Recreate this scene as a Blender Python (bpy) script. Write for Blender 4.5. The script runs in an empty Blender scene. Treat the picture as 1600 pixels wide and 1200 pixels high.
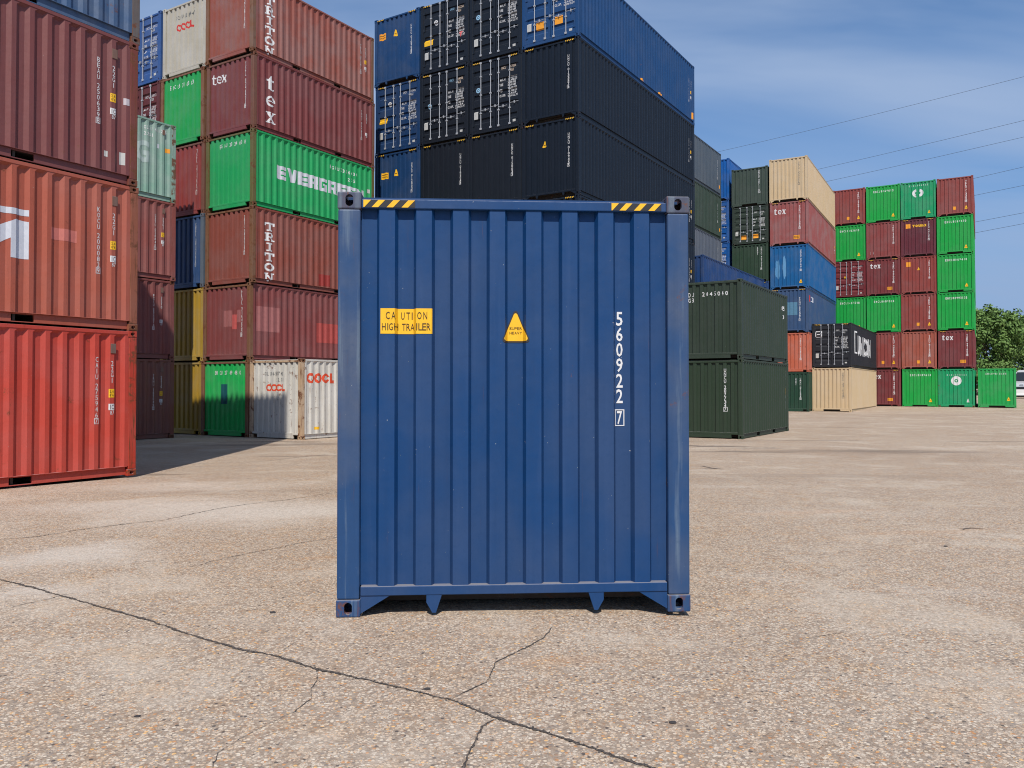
import bpy, bmesh, math, random
from mathutils import Vector, Matrix, noise as mnoise
R = math.radians
S = bpy.context.scene
COL = S.collection
random.seed(7)

# ------------------------------------------------------------------ camera
F = 1280.0                      # focal length in photo pixels (photo is 1600 wide)
HY = 606.0                      # horizon row in the photo
EYE = 1.555
cam_d = bpy.data.cameras.new('camera'); cam = bpy.data.objects.new('camera', cam_d); COL.objects.link(cam)
PITCH = 1.0
cam.location = (0, 0, EYE); cam.rotation_euler = (R(90 + PITCH), 0, 0)
cam_d.sensor_width = 36; cam_d.lens = F / 1600 * 36
cam_d.shift_y = (HY - 600 - F * math.tan(R(PITCH))) / 1600
cam_d.clip_start = 0.05; cam_d.clip_end = 5000
S.camera = cam
S.render.engine = 'CYCLES'; S.cycles.filter_width = 1.05
S.render.resolution_x = 1024; S.render.resolution_y = 768

# ------------------------------------------------------------------ light
SUN_EL = 50.42
W_ = bpy.data.worlds.new('World'); S.world = W_; W_.use_nodes = True
nt = W_.node_tree; nt.nodes.clear()
def N(t, kind, **kw):
    n = t.nodes.new(kind)
    for k, v in kw.items():
        setattr(n, k, v)
    return n
sky = N(nt, 'ShaderNodeTexSky', sky_type='NISHITA', sun_disc=False)
sky.sun_elevation = R(SUN_EL); sky.sun_rotation = R(177); sky.air_density = 1.0; sky.dust_density = 0.6; sky.ozone_density = 4.0
bg = N(nt, 'ShaderNodeBackground'); bg.inputs['Strength'].default_value = 0.108
out = N(nt, 'ShaderNodeOutputWorld')
# thin high cloud: direction projected on a plane overhead
tc = N(nt, 'ShaderNodeTexCoord'); sep = N(nt, 'ShaderNodeSeparateXYZ'); nt.links.new(tc.outputs['Generated'], sep.inputs[0])
zc = N(nt, 'ShaderNodeMath', operation='ADD'); zc.inputs[1].default_value = 0.22; nt.links.new(sep.outputs['Z'], zc.inputs[0])
dx = N(nt, 'ShaderNodeMath', operation='DIVIDE'); dy = N(nt, 'ShaderNodeMath', operation='DIVIDE')
nt.links.new(sep.outputs['X'], dx.inputs[0]); nt.links.new(zc.outputs[0], dx.inputs[1])
nt.links.new(sep.outputs['Y'], dy.inputs[0]); nt.links.new(zc.outputs[0], dy.inputs[1])
cmb = N(nt, 'ShaderNodeCombineXYZ'); nt.links.new(dx.outputs[0], cmb.inputs[0]); nt.links.new(dy.outputs[0], cmb.inputs[1])
mp = N(nt, 'ShaderNodeMapping'); mp.inputs['Rotation'].default_value = (0, 0, R(35)); mp.inputs['Scale'].default_value = (0.7, 1.5, 1); mp.inputs['Location'].default_value = (0.2, 1.1, 0)
nt.links.new(cmb.outputs[0], mp.inputs[0])
cn = N(nt, 'ShaderNodeTexNoise'); cn.inputs['Scale'].default_value = 1.15; cn.inputs['Detail'].default_value = 5; cn.inputs['Roughness'].default_value = 0.5; cn.inputs['Distortion'].default_value = 0.5
nt.links.new(mp.outputs[0], cn.inputs['Vector'])
cr = N(nt, 'ShaderNodeMapRange'); cr.inputs['From Min'].default_value = 0.36; cr.inputs['From Max'].default_value = 0.68; cr.inputs['To Max'].default_value = 0.78
nt.links.new(cn.outputs['Fac'], cr.inputs['Value'])
tint = N(nt, 'ShaderNodeMix', data_type='RGBA', blend_type='MULTIPLY'); tint.inputs['Factor'].default_value = 1.0
tint.inputs['B'].default_value = (0.72, 0.98, 1.17, 1); nt.links.new(sky.outputs[0], tint.inputs['A'])
mix = N(nt, 'ShaderNodeMix', data_type='RGBA'); mix.inputs['B'].default_value = (4.1, 5.1, 6.9, 1)
nt.links.new(cr.outputs[0], mix.inputs['Factor']); nt.links.new(tint.outputs['Result'], mix.inputs['A'])
hz = N(nt, 'ShaderNodeMapRange', interpolation_type='SMOOTHSTEP'); hz.inputs['From Min'].default_value = 0.42; hz.inputs['From Max'].default_value = 0.0; hz.inputs['To Max'].default_value = 0.85
nt.links.new(sep.outputs['Z'], hz.inputs['Value'])
low = N(nt, 'ShaderNodeMix', data_type='RGBA'); low.inputs['B'].default_value = (2.35, 3.45, 5.7, 1)     # summer haze low in the sky
nt.links.new(hz.outputs[0], low.inputs['Factor']); nt.links.new(mix.outputs['Result'], low.inputs['A'])
nt.links.new(low.outputs['Result'], bg.inputs['Color']); nt.links.new(bg.outputs[0], out.inputs['Surface'])

sun_d = bpy.data.lights.new('sun', 'SUN'); sun_d.energy = 4.4; sun_d.angle = R(0.5); sun_d.color = (1.0, 0.94, 0.86)
sun = bpy.data.objects.new('sun', sun_d); COL.objects.link(sun); sun.location = (5, -20, 40)
ce = math.cos(R(SUN_EL))
SUN_T = Vector((-0.045 * ce, ce, -math.sin(R(SUN_EL))))
sun.rotation_euler = SUN_T.to_track_quat('-Z', 'Y').to_euler()
S.view_settings.view_transform = 'Standard'; S.view_settings.look = 'None'; S.view_settings.gamma = 1
S.view_settings.exposure = 0.0

# ------------------------------------------------------------------ helpers
def lin(c):
    f = lambda v: v / 12.92 if v <= 0.04045 else ((v + 0.055) / 1.055) ** 2.4
    return tuple(f(v / 255) for v in c)
def tag(o, label=None, cat=None, group=None, kind=None):
    if label: o['label'] = label
    if cat: o['category'] = cat
    if group: o['group'] = group
    if kind: o['kind'] = kind
    return o
def empty(name, loc, rz=0):
    o = bpy.data.objects.new(name, None); o.empty_display_size = 0.3; COL.objects.link(o)
    o.location = loc; o.rotation_euler = (0, 0, rz); return o
def link(name, me, mat, parent=None):
    o = bpy.data.objects.new(name, me); COL.objects.link(o)
    if parent: o.parent = parent
    if len(me.materials) == 0: me.materials.append(None)
    o.material_slots[0].link = 'OBJECT'; o.material_slots[0].material = mat
    return o
def to_mesh(bm, name='m', smooth=False):
    me = bpy.data.meshes.new(name); bm.to_mesh(me); bm.free()
    if smooth:
        for p in me.polygons: p.use_smooth = True
    return me
def box(bm, x0, x1, y0, y1, z0, z1, bev=0.0):
    vs = [bm.verts.new(p) for p in ((x0,y0,z0),(x1,y0,z0),(x1,y1,z0),(x0,y1,z0),(x0,y0,z1),(x1,y0,z1),(x1,y1,z1),(x0,y1,z1))]
    fs = [bm.faces.new([vs[i] for i in f]) for f in ((3,2,1,0),(4,5,6,7),(0,1,5,4),(1,2,6,5),(2,3,7,6),(3,0,4,7))]
    if bev:
        es = list({e for f in fs for e in f.edges})
        bmesh.ops.bevel(bm, geom=es, offset=bev, segments=2, affect='EDGES', profile=0.5)
def prism(bm, pts, axis, a0, a1):
    """polygon pts (2-D) extruded along axis 0/1/2 from a0 to a1"""
    def P(p, a):
        if axis == 0: return (a, p[0], p[1])
        if axis == 1: return (p[0], a, p[1])
        return (p[0], p[1], a)
    A = [bm.verts.new(P(p, a0)) for p in pts]; B = [bm.verts.new(P(p, a1)) for p in pts]
    n = len(pts)
    bm.faces.new(A[::-1]); bm.faces.new(B)
    for i in range(n): bm.faces.new((A[i], A[(i+1) % n], B[(i+1) % n], B[i]))
def cyl(bm, p, q, r0, r1=None, n=8, caps=True):
    p, q = Vector(p), Vector(q); d = (q - p).normalized(); r1 = r0 if r1 is None else r1
    a = d.orthogonal().normalized(); b = d.cross(a)
    A, B = [], []
    for i in range(n):
        t = 2 * math.pi * i / n; o = a * math.cos(t) + b * math.sin(t)
        A.append(bm.verts.new(p + o * r0)); B.append(bm.verts.new(q + o * r1))
    for i in range(n): bm.faces.new((A[i], A[(i+1) % n], B[(i+1) % n], B[i]))
    if caps: bm.faces.new(A[::-1]); bm.faces.new(B)

# ------------------------------------------------------------------ materials
def new_mat(name):
    m = bpy.data.materials.new(name); m.use_nodes = True
    t = m.node_tree; return m, t, t.nodes['Principled BSDF']
def mixc(t, a, b, fac, mode='MIX'):
    n = N(t, 'ShaderNodeMix', data_type='RGBA', blend_type=mode)
    for key, v in (('A', a), ('B', b), ('Factor', fac)):
        if isinstance(v, (int, float)): n.inputs[key].default_value = v
        elif isinstance(v, tuple): n.inputs[key].default_value = (*v[:3], 1)
        else: t.links.new(v, n.inputs[key])
    return n.outputs['Result']
def noi(t, vec, scale, detail=4, rough=0.55, dist=0.0):
    n = N(t, 'ShaderNodeTexNoise'); n.inputs['Scale'].default_value = scale; n.inputs['Detail'].default_value = detail
    n.inputs['Roughness'].default_value = rough; n.inputs['Distortion'].default_value = dist
    t.links.new(vec, n.inputs['Vector']); return n
def rng(t, v, a, b, c=0.0, d=1.0, smooth=False):
    n = N(t, 'ShaderNodeMapRange'); n.clamp = True
    if smooth: n.interpolation_type = 'SMOOTHSTEP'
    for k, x in (('From Min', a), ('From Max', b), ('To Min', c), ('To Max', d)): n.inputs[k].default_value = x
    t.links.new(v, n.inputs['Value']); return n.outputs[0]
def mul(t, a, b):
    n = N(t, 'ShaderNodeMath', operation='MULTIPLY')
    for i, v in enumerate((a, b)):
        if isinstance(v, (int, float)): n.inputs[i].default_value = v
        else: t.links.new(v, n.inputs[i])
    return n.outputs[0]
PK = 0.92
_pm = {}
def paint(srgb, rust=0.1, rough=0.5, fade=0.5, k=1.0):
    """weathered container paint: faded patches, dirt runs, rust blooms, chips"""
    key = (srgb, rust, rough, fade, k)
    if key in _pm: return _pm[key]
    m, t, b = new_mat('paint_%d_%d_%d' % srgb)
    c = tuple(v * k * PK for v in lin(srgb))
    co = N(t, 'ShaderNodeTexCoord'); oi = N(t, 'ShaderNodeObjectInfo')
    off = N(t, 'ShaderNodeVectorMath', operation='SCALE'); off.inputs[0].default_value = (13.1, 7.7, 5.3)
    r10 = mul(t, oi.outputs['Random'], 9.0); t.links.new(r10, off.inputs['Scale'])
    add = N(t, 'ShaderNodeVectorMath', operation='ADD'); t.links.new(co.outputs['Object'], add.inputs[0]); t.links.new(off.outputs[0], add.inputs[1])
    v = add.outputs[0]
    st = N(t, 'ShaderNodeVectorMath', operation='MULTIPLY'); st.inputs[1].default_value = (9, 9, 0.45); t.links.new(v, st.inputs[0])
    lo = noi(t, v, 0.9, 4, 0.6); hi = noi(t, v, 26, 5, 0.65); stn = noi(t, st.outputs[0], 1.6, 5, 0.6)
    pw = 0.22 + 0.16 * fade; gl = sum(c) / 3; pale = tuple((1 - pw) * x + pw * (gl * 1.5 + 0.035) for x in c)
    col = mixc(t, c, pale, mul(t, rng(t, lo.outputs['Fac'], 0.42, 0.62), fade))
    col = mixc(t, col, tuple(x * 0.62 for x in c), mul(t, rng(t, stn.outputs['Fac'], 0.52, 0.78), 0.55 * min(1.0, 0.35 + rust)))
    col = mixc(t, col, tuple(min(1, x * 1.15 + 0.04) for x in c), mul(t, rng(t, stn.outputs['Fac'], 0.44, 0.28), 0.35 * fade))
    if fade >= 1.0: col = mixc(t, col, (0.19, 0.25, 0.29), mul(t, rng(t, stn.outputs['Fac'], 0.47, 0.34), 0.40))   # rubbed, chalky runs
    col = mixc(t, col, tuple(x * 0.8 for x in c), mul(t, rng(t, hi.outputs['Fac'], 0.5, 0.75), 0.35))
    # rust: blooms and runs
    if rust > 0:
        bl = noi(t, v, 3.2, 9, 0.72, 0.3)
        ru = rng(t, bl.outputs['Fac'], 0.70 - 0.25 * rust, 0.74 - 0.22 * rust)
        rs = noi(t, st.outputs[0], 3.2, 7, 0.7)
        rr = mul(t, rng(t, rs.outputs['Fac'], 0.67 - 0.17 * rust, 0.73 - 0.13 * rust), min(1, 0.4 + rust))
        mx = N(t, 'ShaderNodeMath', operation='MAXIMUM'); t.links.new(ru, mx.inputs[0]); t.links.new(rr, mx.inputs[1])
        rc = mixc(t, (0.21, 0.075, 0.028), (0.075, 0.030, 0.018), hi.outputs['Fac'])
        col = mixc(t, col, rc, mul(t, mx.outputs[0], min(0.95, 0.55 + 0.5 * rust)))
    ch = noi(t, v, 11, 8, 0.8)
    col = mixc(t, col, (0.42, 0.40, 0.37), mul(t, rng(t, ch.outputs['Fac'], 0.72, 0.735), 0.55 * fade))
    sp = noi(t, v, 55, 2, 0.5); col = mixc(t, col, (0.5, 0.48, 0.45), mul(t, rng(t, sp.outputs['Fac'], 0.775, 0.79), 0.7))
    ge = N(t, 'ShaderNodeNewGeometry'); sn = N(t, 'ShaderNodeSeparateXYZ'); t.links.new(ge.outputs['Normal'], sn.inputs[0])
    col = mixc(t, col, (0.36, 0.33, 0.31), mul(t, rng(t, sn.outputs['Z'], 0.6, 0.95), 0.6))   # dust settled on ledges
    t.links.new(col, b.inputs['Base Color'])
    t.links.new(rng(t, hi.outputs['Fac'], 0.3, 0.7, rough - 0.06, rough + 0.14), b.inputs['Roughness'])
    b.inputs['Specular IOR Level'].default_value = 0.32 if rough > 0.42 else 0.5
    bp = N(t, 'ShaderNodeBump'); bp.inputs['Strength'].default_value = 0.35; bp.inputs['Distance'].default_value = 0.03
    dn = noi(t, v, 2.3, 3, 0.5); t.links.new(dn.outputs['Fac'], bp.inputs['Height']); t.links.new(bp.outputs[0], b.inputs['Normal'])
    _pm[key] = m; return m
_fm = {}
def flat(srgb, rough=0.6, metal=0.0, worn=0.25):
    key = (srgb, rough, metal, worn)
    if key in _fm: return _fm[key]
    m, t, b = new_mat('coat_%d_%d_%d' % srgb); c = tuple(x * PK for x in lin(srgb))
    co = N(t, 'ShaderNodeTexCoord'); n = noi(t, co.outputs['Object'], 9, 6, 0.7)
    t.links.new(mixc(t, c, tuple(x * 0.6 for x in c), mul(t, rng(t, n.outputs['Fac'], 0.45, 0.75), worn * 2)), b.inputs['Base Color'])
    b.inputs['Roughness'].default_value = rough; b.inputs['Metallic'].default_value = metal
    _fm[key] = m; return m
WHITE = flat((225, 225, 225)); YEL = flat((246, 190, 30)); ORG = flat((240, 160, 40)); BLACK = flat((26, 26, 28)); RED = flat((205, 45, 38))
LOGO_ORANGE = flat((222, 80, 45)); GREYTXT = flat((95, 98, 100)); GALV = flat((168, 172, 178), 0.45, 0.0, 0.2); STICK = flat((190, 190, 186))
PALEBLUE = flat((150, 195, 225)); PEACH = flat((240, 215, 190)); LETTER = flat((205, 208, 216), 0.6, 0, 0.15)

# ------------------------------------------------------------------ container geometry
W = 2.438; HS = 2.591; HC = 2.896; L20 = 6.058; L40 = 12.192
CX, CY, CZ = 0.178, 0.162, 0.118
def stadium(w, h, n=8):
    pts = []
    r = min(w, h) / 2; ex = (w / 2 - r, h / 2 - r)
    for i in range(2 * n):
        a = math.pi * (i + 0.5) / n + (0 if w < h else -math.pi / 2)
        s = (math.cos(a) * r, math.sin(a) * r)
        if w < h: pts.append((s[0], s[1] + (ex[1] if math.sin(a) > 0 else -ex[1])))
        else: pts.append((s[0] + (ex[0] if math.cos(a) > 0 else -ex[0]), s[1]))
    return pts
def holed(bm, P, w, h, hw, hh, lip, cu=0.0, cv=0.0):
    """rectangle w x h with an oval hole; P(u, v, depth) -> point"""
    o = [bm.verts.new(P(u, v, 0)) for u, v in ((-w/2,-h/2),(w/2,-h/2),(w/2,h/2),(-w/2,h/2))]
    hp = stadium(hw, hh); i1 = [bm.verts.new(P(u + cu, v + cv, 0)) for u, v in hp]; i2 = [bm.verts.new(P(u + cu, v + cv, lip)) for u, v in hp]
    es = [bm.edges.new((o[k], o[(k+1) % 4])) for k in range(4)] + [bm.edges.new((i1[k], i1[(k+1) % len(hp)])) for k in range(len(hp))]
    bmesh.ops.triangle_fill(bm, use_beauty=True, edges=es)
    for k in range(len(hp)):
        j = (k+1) % len(hp); bm.faces.new((i1[k], i1[j], i2[j], i2[k]))
_mc = {}
def cached(key, fn, smooth=False):
    if key not in _mc: _mc[key] = to_mesh(fn(), key[0], smooth)
    return _mc[key]
def casting_bm(L, H, sx, sy, top):
    bm = bmesh.new()
    X = sx * L / 2; Y = sy * W / 2; Z = H if top else 0.0; sz = 1 if top else -1
    cx = X - sx * CX / 2; cy = Y - sy * CY / 2; cz = Z - sz * CZ / 2
    holed(bm, lambda u, v, d: (X - sx * d, cy + u, cz + v), CY, CZ, 0.054, 0.082, 0.03)
    holed(bm, lambda u, v, d: (cx + u, Y - sy * d, cz + v), CX, CZ, 0.082, 0.054, 0.03)
    holed(bm, lambda u, v, d: (cx + u, cy + v, Z - sz * d), CX, CY, 0.122, 0.064, 0.03)
    xi = X - sx * CX; yi = Y - sy * CY; zi = Z - sz * CZ
    q = lambda *ps: bm.faces.new([bm.verts.new(p) for p in ps])
    q((xi, Y, Z), (xi, yi, Z), (xi, yi, zi), (xi, Y, zi)); q((X, yi, Z), (xi, yi, Z), (xi, yi, zi), (X, yi, zi)); q((X, Y, zi), (xi, Y, zi), (xi, yi, zi), (X, yi, zi))
    bmesh.ops.remove_doubles(bm, verts=bm.verts, dist=1e-5)
    bmesh.ops.recalc_face_normals(bm, faces=bm.faces)
    es = [e for e in bm.edges if len(e.link_faces) == 2 and e.calc_face_angle(0) > 1.2 and e.calc_length() > 0.1]
    bmesh.ops.bevel(bm, geom=es, offset=0.009, segments=2, affect='EDGES', profile=0.5)
    return bm
def post_bm(L, H, sx, sy):
    bm = bmesh.new(); X = sx * (L / 2 - 0.004); Y = sy * (W / 2 - 0.004); a = sx * 0.15; b = sy * 0.152
    x0, x1 = sorted((X, X - a)); y0, y1 = sorted((Y, Y - b)); box(bm, x0, x1, y0, y1, CZ + 0.001, H - CZ - 0.001, 0.012); return bm
# corrugation profiles: list of (u, depth) breakpoints
def end_profile():
    u0, u1 = 0.157, W - 0.157; per = (0.105, 0.02, 0.105, 0.02); dep = (0.0456, None, 0.0, None)
    tot = 8 * 0.25 + 0.105; k = (u1 - u0) / tot; pts = []; u = u0
    for i in range(9):
        pts += [(u, 0.0456), (u + 0.105 * k, 0.0456)]; u += 0.105 * k
        if i < 8:
            u += 0.02 * k; pts += [(u, 0.0), (u + 0.105 * k, 0.0)]; u += 0.125 * k
    return pts
END_P = end_profile()
def side_profile(L):
    u0, u1 = 0.157, L - 0.157; n = round((u1 - u0 - 0.072) / 0.278); k = (u1 - u0) / (n * 0.278 + 0.072); pts = []; u = u0
    for i in range(n):
        pts += [(u, 0.0), (u + 0.072 * k, 0.0), (u + 0.134 * k, 0.044), (u + 0.216 * k, 0.044)]; u += 0.278 * k
    pts += [(u, 0.0), (u1, 0.0)]; return pts
def depth_at(prof, u):
    if u <= prof[0][0]: return prof[0][1]
    for (a, da), (b, db) in zip(prof, prof[1:]):
        if a <= u <= b: return da if b - a < 1e-9 else da + (db - da) * (u - a) / (b - a)
    return prof[-1][1]
EI = 0.016; SI = 0.012   # ridge plane behind the outer plane
V0 = {'tunnel': 0.206, 'notch': 0.206, 'sill': 0.206}
def end_wall_bm(L, H, sx):
    bm = bmesh.new(); X = sx * (L / 2 - EI); z0, z1 = 0.204, H - 0.111
    rows = [[bm.verts.new((X - sx * d, (W / 2 - u) if sx < 0 else (u - W / 2), z)) for u, d in END_P] for z in (z0, z1)]
    for i in range(len(END_P) - 1): bm.faces.new((rows[0][i], rows[0][i+1], rows[1][i+1], rows[1][i]))
    return bm
def side_wall_bm(L, H, sy):
    bm = bmesh.new(); P = side_profile(L); Y = sy * (W / 2 - SI); z0, z1 = 0.172, H - 0.07
    rows = []
    for z, fl in ((z0, 1), (z0 + 0.012, 0), (z1 - 0.05, 0), (z1, 1)):
        rows.append([bm.verts.new((u - L / 2, Y - sy * (0.0 if (fl and z > 1) else d), z)) for u, d in P])
    for r in range(3):
        for i in range(len(P) - 1): bm.faces.new((rows[r][i], rows[r][i+1], rows[r+1][i+1], rows[r+1][i]))
    return bm
def top_end_rail_bm(L, H, sx):
    bm = bmesh.new(); x0, x1 = sorted((sx * (L / 2 - 0.004), sx * (L / 2 - 0.075)))
    box(bm, x0, x1, -W/2 + CY + .001, W/2 - CY - .001, H - 0.112, H - 0.048, 0.006); return bm
def low_end_rail_bm(L, H, sx, style):
    bm = bmesh.new(); xa = sx * (L / 2 - 0.004); x0, x1 = sorted((xa, sx * (L / 2 - 0.075)))
    e = W / 2 - CY - .001
    box(bm, x0, x1, -e, e, 0.143, 0.206, 0.005)
    p0, p1 = sorted((sx * (L / 2 - 0.012), sx * (L / 2 - 0.026)))
    if style == 'tunnel':
        for s in (-1, 1):
            prism(bm, [(s * e, 0.1425), (s * (e - 0.20), 0.1425), (s * e, 0.022)], 0, p0, p1)
            prism(bm, [(s * 0.505, 0.1425), (s * 0.61, 0.1425), (s * 0.61, 0.092), (s * 0.570, 0.022), (s * 0.545, 0.022)], 0, p0 - 0.004, p1 + 0.03)
    elif style == 'door':
        box(bm, x0 + 0.003, x1 - 0.003, -e, e, 0.035, 0.1428, 0.004)
    elif style == 'notch':
        for s in (-1, 1):
            a, b = sorted((s * e, s * 0.52)); box(bm, x0 + 0.003, x1 - 0.003, a, b, 0.035, 0.1428, 0.004)
    else:
        box(bm, x0 + 0.003, x1 - 0.003, -e + 0.22, e - 0.22, 0.03, 0.1428, 0.004)
    return bm
def side_rail_bm(L, H, sy, low):
    bm = bmesh.new()
    if not low:
        y0, y1 = sorted((sy * (W / 2 - 0.004), sy * (W / 2 - 0.064)))
        box(bm, -L/2 + CX + .001, L/2 - CX - .001, y0, y1, H - 0.075, H - 0.015, 0.005); return bm
    y0, y1 = sorted((sy * (W / 2 - 0.052), sy * (W / 2 - 0.09)))
    if L > 8:
        box(bm, -L/2 + CX + .001, L/2 - CX - .001, y0, y1, 0.02, 0.165, 0.004)
    else:
        xs = [-L/2 + CX + .001, -1.205, -0.845, 0.845, 1.205, L/2 - CX - .001]
        for a, b in ((0, 1), (2, 3), (4, 5)): box(bm, xs[a], xs[b], y0, y1, 0.02, 0.165, 0.004)
        for a, b in ((1, 2), (3, 4)):
            box(bm, xs[a], xs[b], y0 + .002, y1 - .002, 0.148, 0.1645); box(bm, xs[a], xs[b], y0 + .002, y1 - .002, 0.0205, 0.034)
    y2 = sorted((sy * (W / 2 - 0.009), sy * (W / 2 - 0.10)))
    box(bm, -L/2 + CX + .0015, L/2 - CX - .0015, y2[0], y2[1], 0.166, 0.174, 0.002)
    return bm
def roof_bm(L, H):
    bm = bmesh.new(); box(bm, -L/2 + .08, L/2 - .08, -W/2 + .0645, W/2 - .0645, H - 0.04, H - 0.022)
    n = int(L / 0.4)
    for i in range(n):
        x = -L/2 + 0.3 + i * (L - 0.6) / n; box(bm, x, x + 0.12, -W/2 + .16, W/2 - .16, H - 0.0222, H - 0.012)
    return bm
def floor_bm(L, H):
    bm = bmesh.new(); box(bm, -L/2 + .08, L/2 - .08, -W/2 + .095, W/2 - .095, 0.15, 0.175)
    n = int(L / 0.45)
    for i in range(n):
        x = -L/2 + 0.3 + i * (L - 0.6) / (n - 1); box(bm, x - .02, x + .02, -W/2 + .095, W/2 - .095, 0.04, 0.1502)
    return bm
# doors: horizontal corrugation
def door_profile(H):
    pts = [(0.21, 0.0)]; n = 5; z0, z1 = 0.30, H - 0.22; st = (z1 - z0) / n
    for i in range(n):
        c = z0 + st * (i + 0.5); pts += [(c - 0.13, 0.0), (c - 0.075, 0.042), (c + 0.055, 0.042), (c + 0.08, 0.0)]
    pts.append((H - 0.113, 0.0)); return pts
DI = 0.03
def door_bm(L, H, side):
    """leaf; side -1 = left as seen from outside (local +y)"""
    bm = bmesh.new(); P = door_profile(H); X = -L / 2 + DI; e = W / 2 - 0.156
    y0, y1 = (0.012, e) if side < 0 else (-e, -0.012)
    # border frame + corrugated field
    fw = 0.07
    box(bm, X - 0.003, X + 0.04, y0, y0 + fw, P[0][0], P[-1][0], 0.003); box(bm, X - 0.003, X + 0.04, y1 - fw, y1, P[0][0], P[-1][0], 0.003)
    rows = [[bm.verts.new((X + d, y, z)) for z, d in P] for y in (y0 + fw, y1 - fw)]
    for i in range(len(P) - 1): bm.faces.new((rows[0][i], rows[0][i+1], rows[1][i+1], rows[1][i]))
    # hinges
    yo = y1 if side < 0 else y0
    for k in range(4):
        z = 0.35 + k * (H - 0.75) / 3; a, b = sorted((yo - (0.09 if side < 0 else -0.09), yo + (0.035 if side < 0 else -0.035)))
        box(bm, X - 0.022, X - 0.0032, a, b, z, z + 0.09, 0.003)
    return bm
ROD_Y = {-1: (0.66, 0.20), 1: (-0.17, -0.68)}
def rod_bm(L, H, y):
    bm = bmesh.new(); x = -L / 2 - 0.002
    cyl(bm, (x, y, 0.17), (x, y, H - 0.085), 0.0175, n=8)
    for z in (0.165, H - 0.14): box(bm, x - 0.02, x + 0.03, y - 0.035, y + 0.05, z, z + 0.075, 0.004)
    for f in (0.27, 0.52, 0.77):
        z = H * f; box(bm, x - 0.026, x + 0.031, y - 0.04, y + 0.04, z, z + 0.05, 0.004)
    return bm
def handle_bm(L, H, y, k):
    bm = bmesh.new(); x = -L / 2 - 0.02; z = H * (0.34 if k % 2 else 0.315)
    s = -1
    cyl(bm, (x, y, z), (x, y - 0.40, z + 0.01), 0.011, n=6)
    box(bm, x - 0.012, x + 0.04, y - 0.235, y - 0.20, z - 0.045, z + 0.055, 0.003)
    return bm
def vent_bm(L, H, sy, u):
    bm = bmesh.new(); y0, y1 = sorted((sy * (W/2 - SI - 0.001), sy * (W/2 + 0.012 - SI))); x = u - L / 2
    box(bm, x - 0.05, x + 0.05, y0 - 0.03 * 0, y1, H - 0.42, H - 0.25, 0.006); return bm

# ------------------------------------------------------------------ lettering: 2-D polygons draped over the corrugation
_gl = {}
def glyph(ch, bold=0.0):
    key = (ch, bold)
    if key in _gl: return _gl[key]
    cu = bpy.data.curves.new('glyph', 'FONT'); cu.body = ch; cu.resolution_u = 2; cu.offset = bold; cu.fill_mode = 'FRONT'
    ob = bpy.data.objects.new('glyph', cu); COL.objects.link(ob)
    dg = bpy.context.evaluated_depsgraph_get(); me = bpy.data.meshes.new_from_object(ob.evaluated_get(dg))
    vs = [(v.co.x, v.co.y) for v in me.vertices]; fs = [tuple(p.vertices) for p in me.polygons]
    bpy.data.objects.remove(ob); bpy.data.curves.remove(cu); bpy.data.meshes.remove(me)
    _gl[key] = (vs, fs); return _gl[key]
CAP = 0.70
def cap_h():
    vs, _ = glyph('H'); return max(v[1] for v in vs) - min(v[1] for v in vs)
CAPH = cap_h()
class Ink:
    def __init__(s): s.bm = bmesh.new()
    def poly(s, pts):
        try: s.bm.faces.new([s.bm.verts.new((p[0], p[1], 0)) for p in pts])
        except ValueError: pass
        return s
    def rect(s, u, v, w, h): return s.poly(((u, v), (u + w, v), (u + w, v + h), (u, v + h)))
    def glyph(s, ch, u, v, w, h, bold=0.0):
        """one character fitted into the box u..u+w, v..v+h"""
        if ch == ' ': return s
        vs, fs = glyph(ch, bold)
        if not vs: return s
        x0 = min(p[0] for p in vs); x1 = max(p[0] for p in vs); y0 = min(p[1] for p in vs); y1 = max(p[1] for p in vs)
        kx = w / max(x1 - x0, 1e-4); ky = h / max(y1 - y0, 1e-4)
        if ch in 'I1i.-\'': kx = min(kx, ky * 0.9)
        if ch in ".'-,": ky = kx = h / CAPH
        cx = u + (w - (x1 - x0) * kx) / 2
        V = [s.bm.verts.new((cx + (p[0] - x0) * kx, v + ((p[1] - y0) * ky if ch not in '-\'' else (p[1]) * ky), 0)) for p in vs]
        for f in fs:
            try: s.bm.faces.new([V[i] for i in f])
            except ValueError: pass
        return s
    def line(s, txt, u, v, h, cw, gap=0.25, bold=0.0):
        for ch in txt:
            s.glyph(ch, u, v, cw, h, bold); u += cw * (1 + gap) if ch != ' ' else cw * 0.75
        return s
    def column(s, txt, u, vtop, h, cw, pitch=None, bold=0.0, boxed=True):
        pitch = pitch or h * 1.12; v = vtop
        for i, ch in enumerate(txt):
            if ch == ' ': v -= pitch * 0.55; continue
            s.glyph(ch, u - cw / 2, v - h, cw, h, bold)
            if boxed and i == len(txt) - 1: s.frame(u - cw * 0.85, v - h * 1.12, cw * 1.7, h * 1.24, h * 0.09)
            v -= pitch
        return s
    def frame(s, u, v, w, h, t):
        s.rect(u, v, w, t).rect(u, v + h - t, w, t).rect(u, v + t, t, h - 2 * t).rect(u + w - t, v + t, t, h - 2 * t); return s
    def ring(s, u, v, r0, r1, a0=0, a1=360, n=24, sx=1.0):
        for i in range(n):
            p, q = R(a0 + (a1 - a0) * i / n), R(a0 + (a1 - a0) * (i + 1) / n)
            s.poly([(u + sx * r * math.cos(a), v + r * math.sin(a)) for r, a in ((r0, p), (r1, p), (r1, q), (r0, q))])
        return s
    def disk(s, u, v, r, n=20): return s.poly([(u + r * math.cos(2 * math.pi * i / n), v + r * math.sin(2 * math.pi * i / n)) for i in range(n)])
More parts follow.
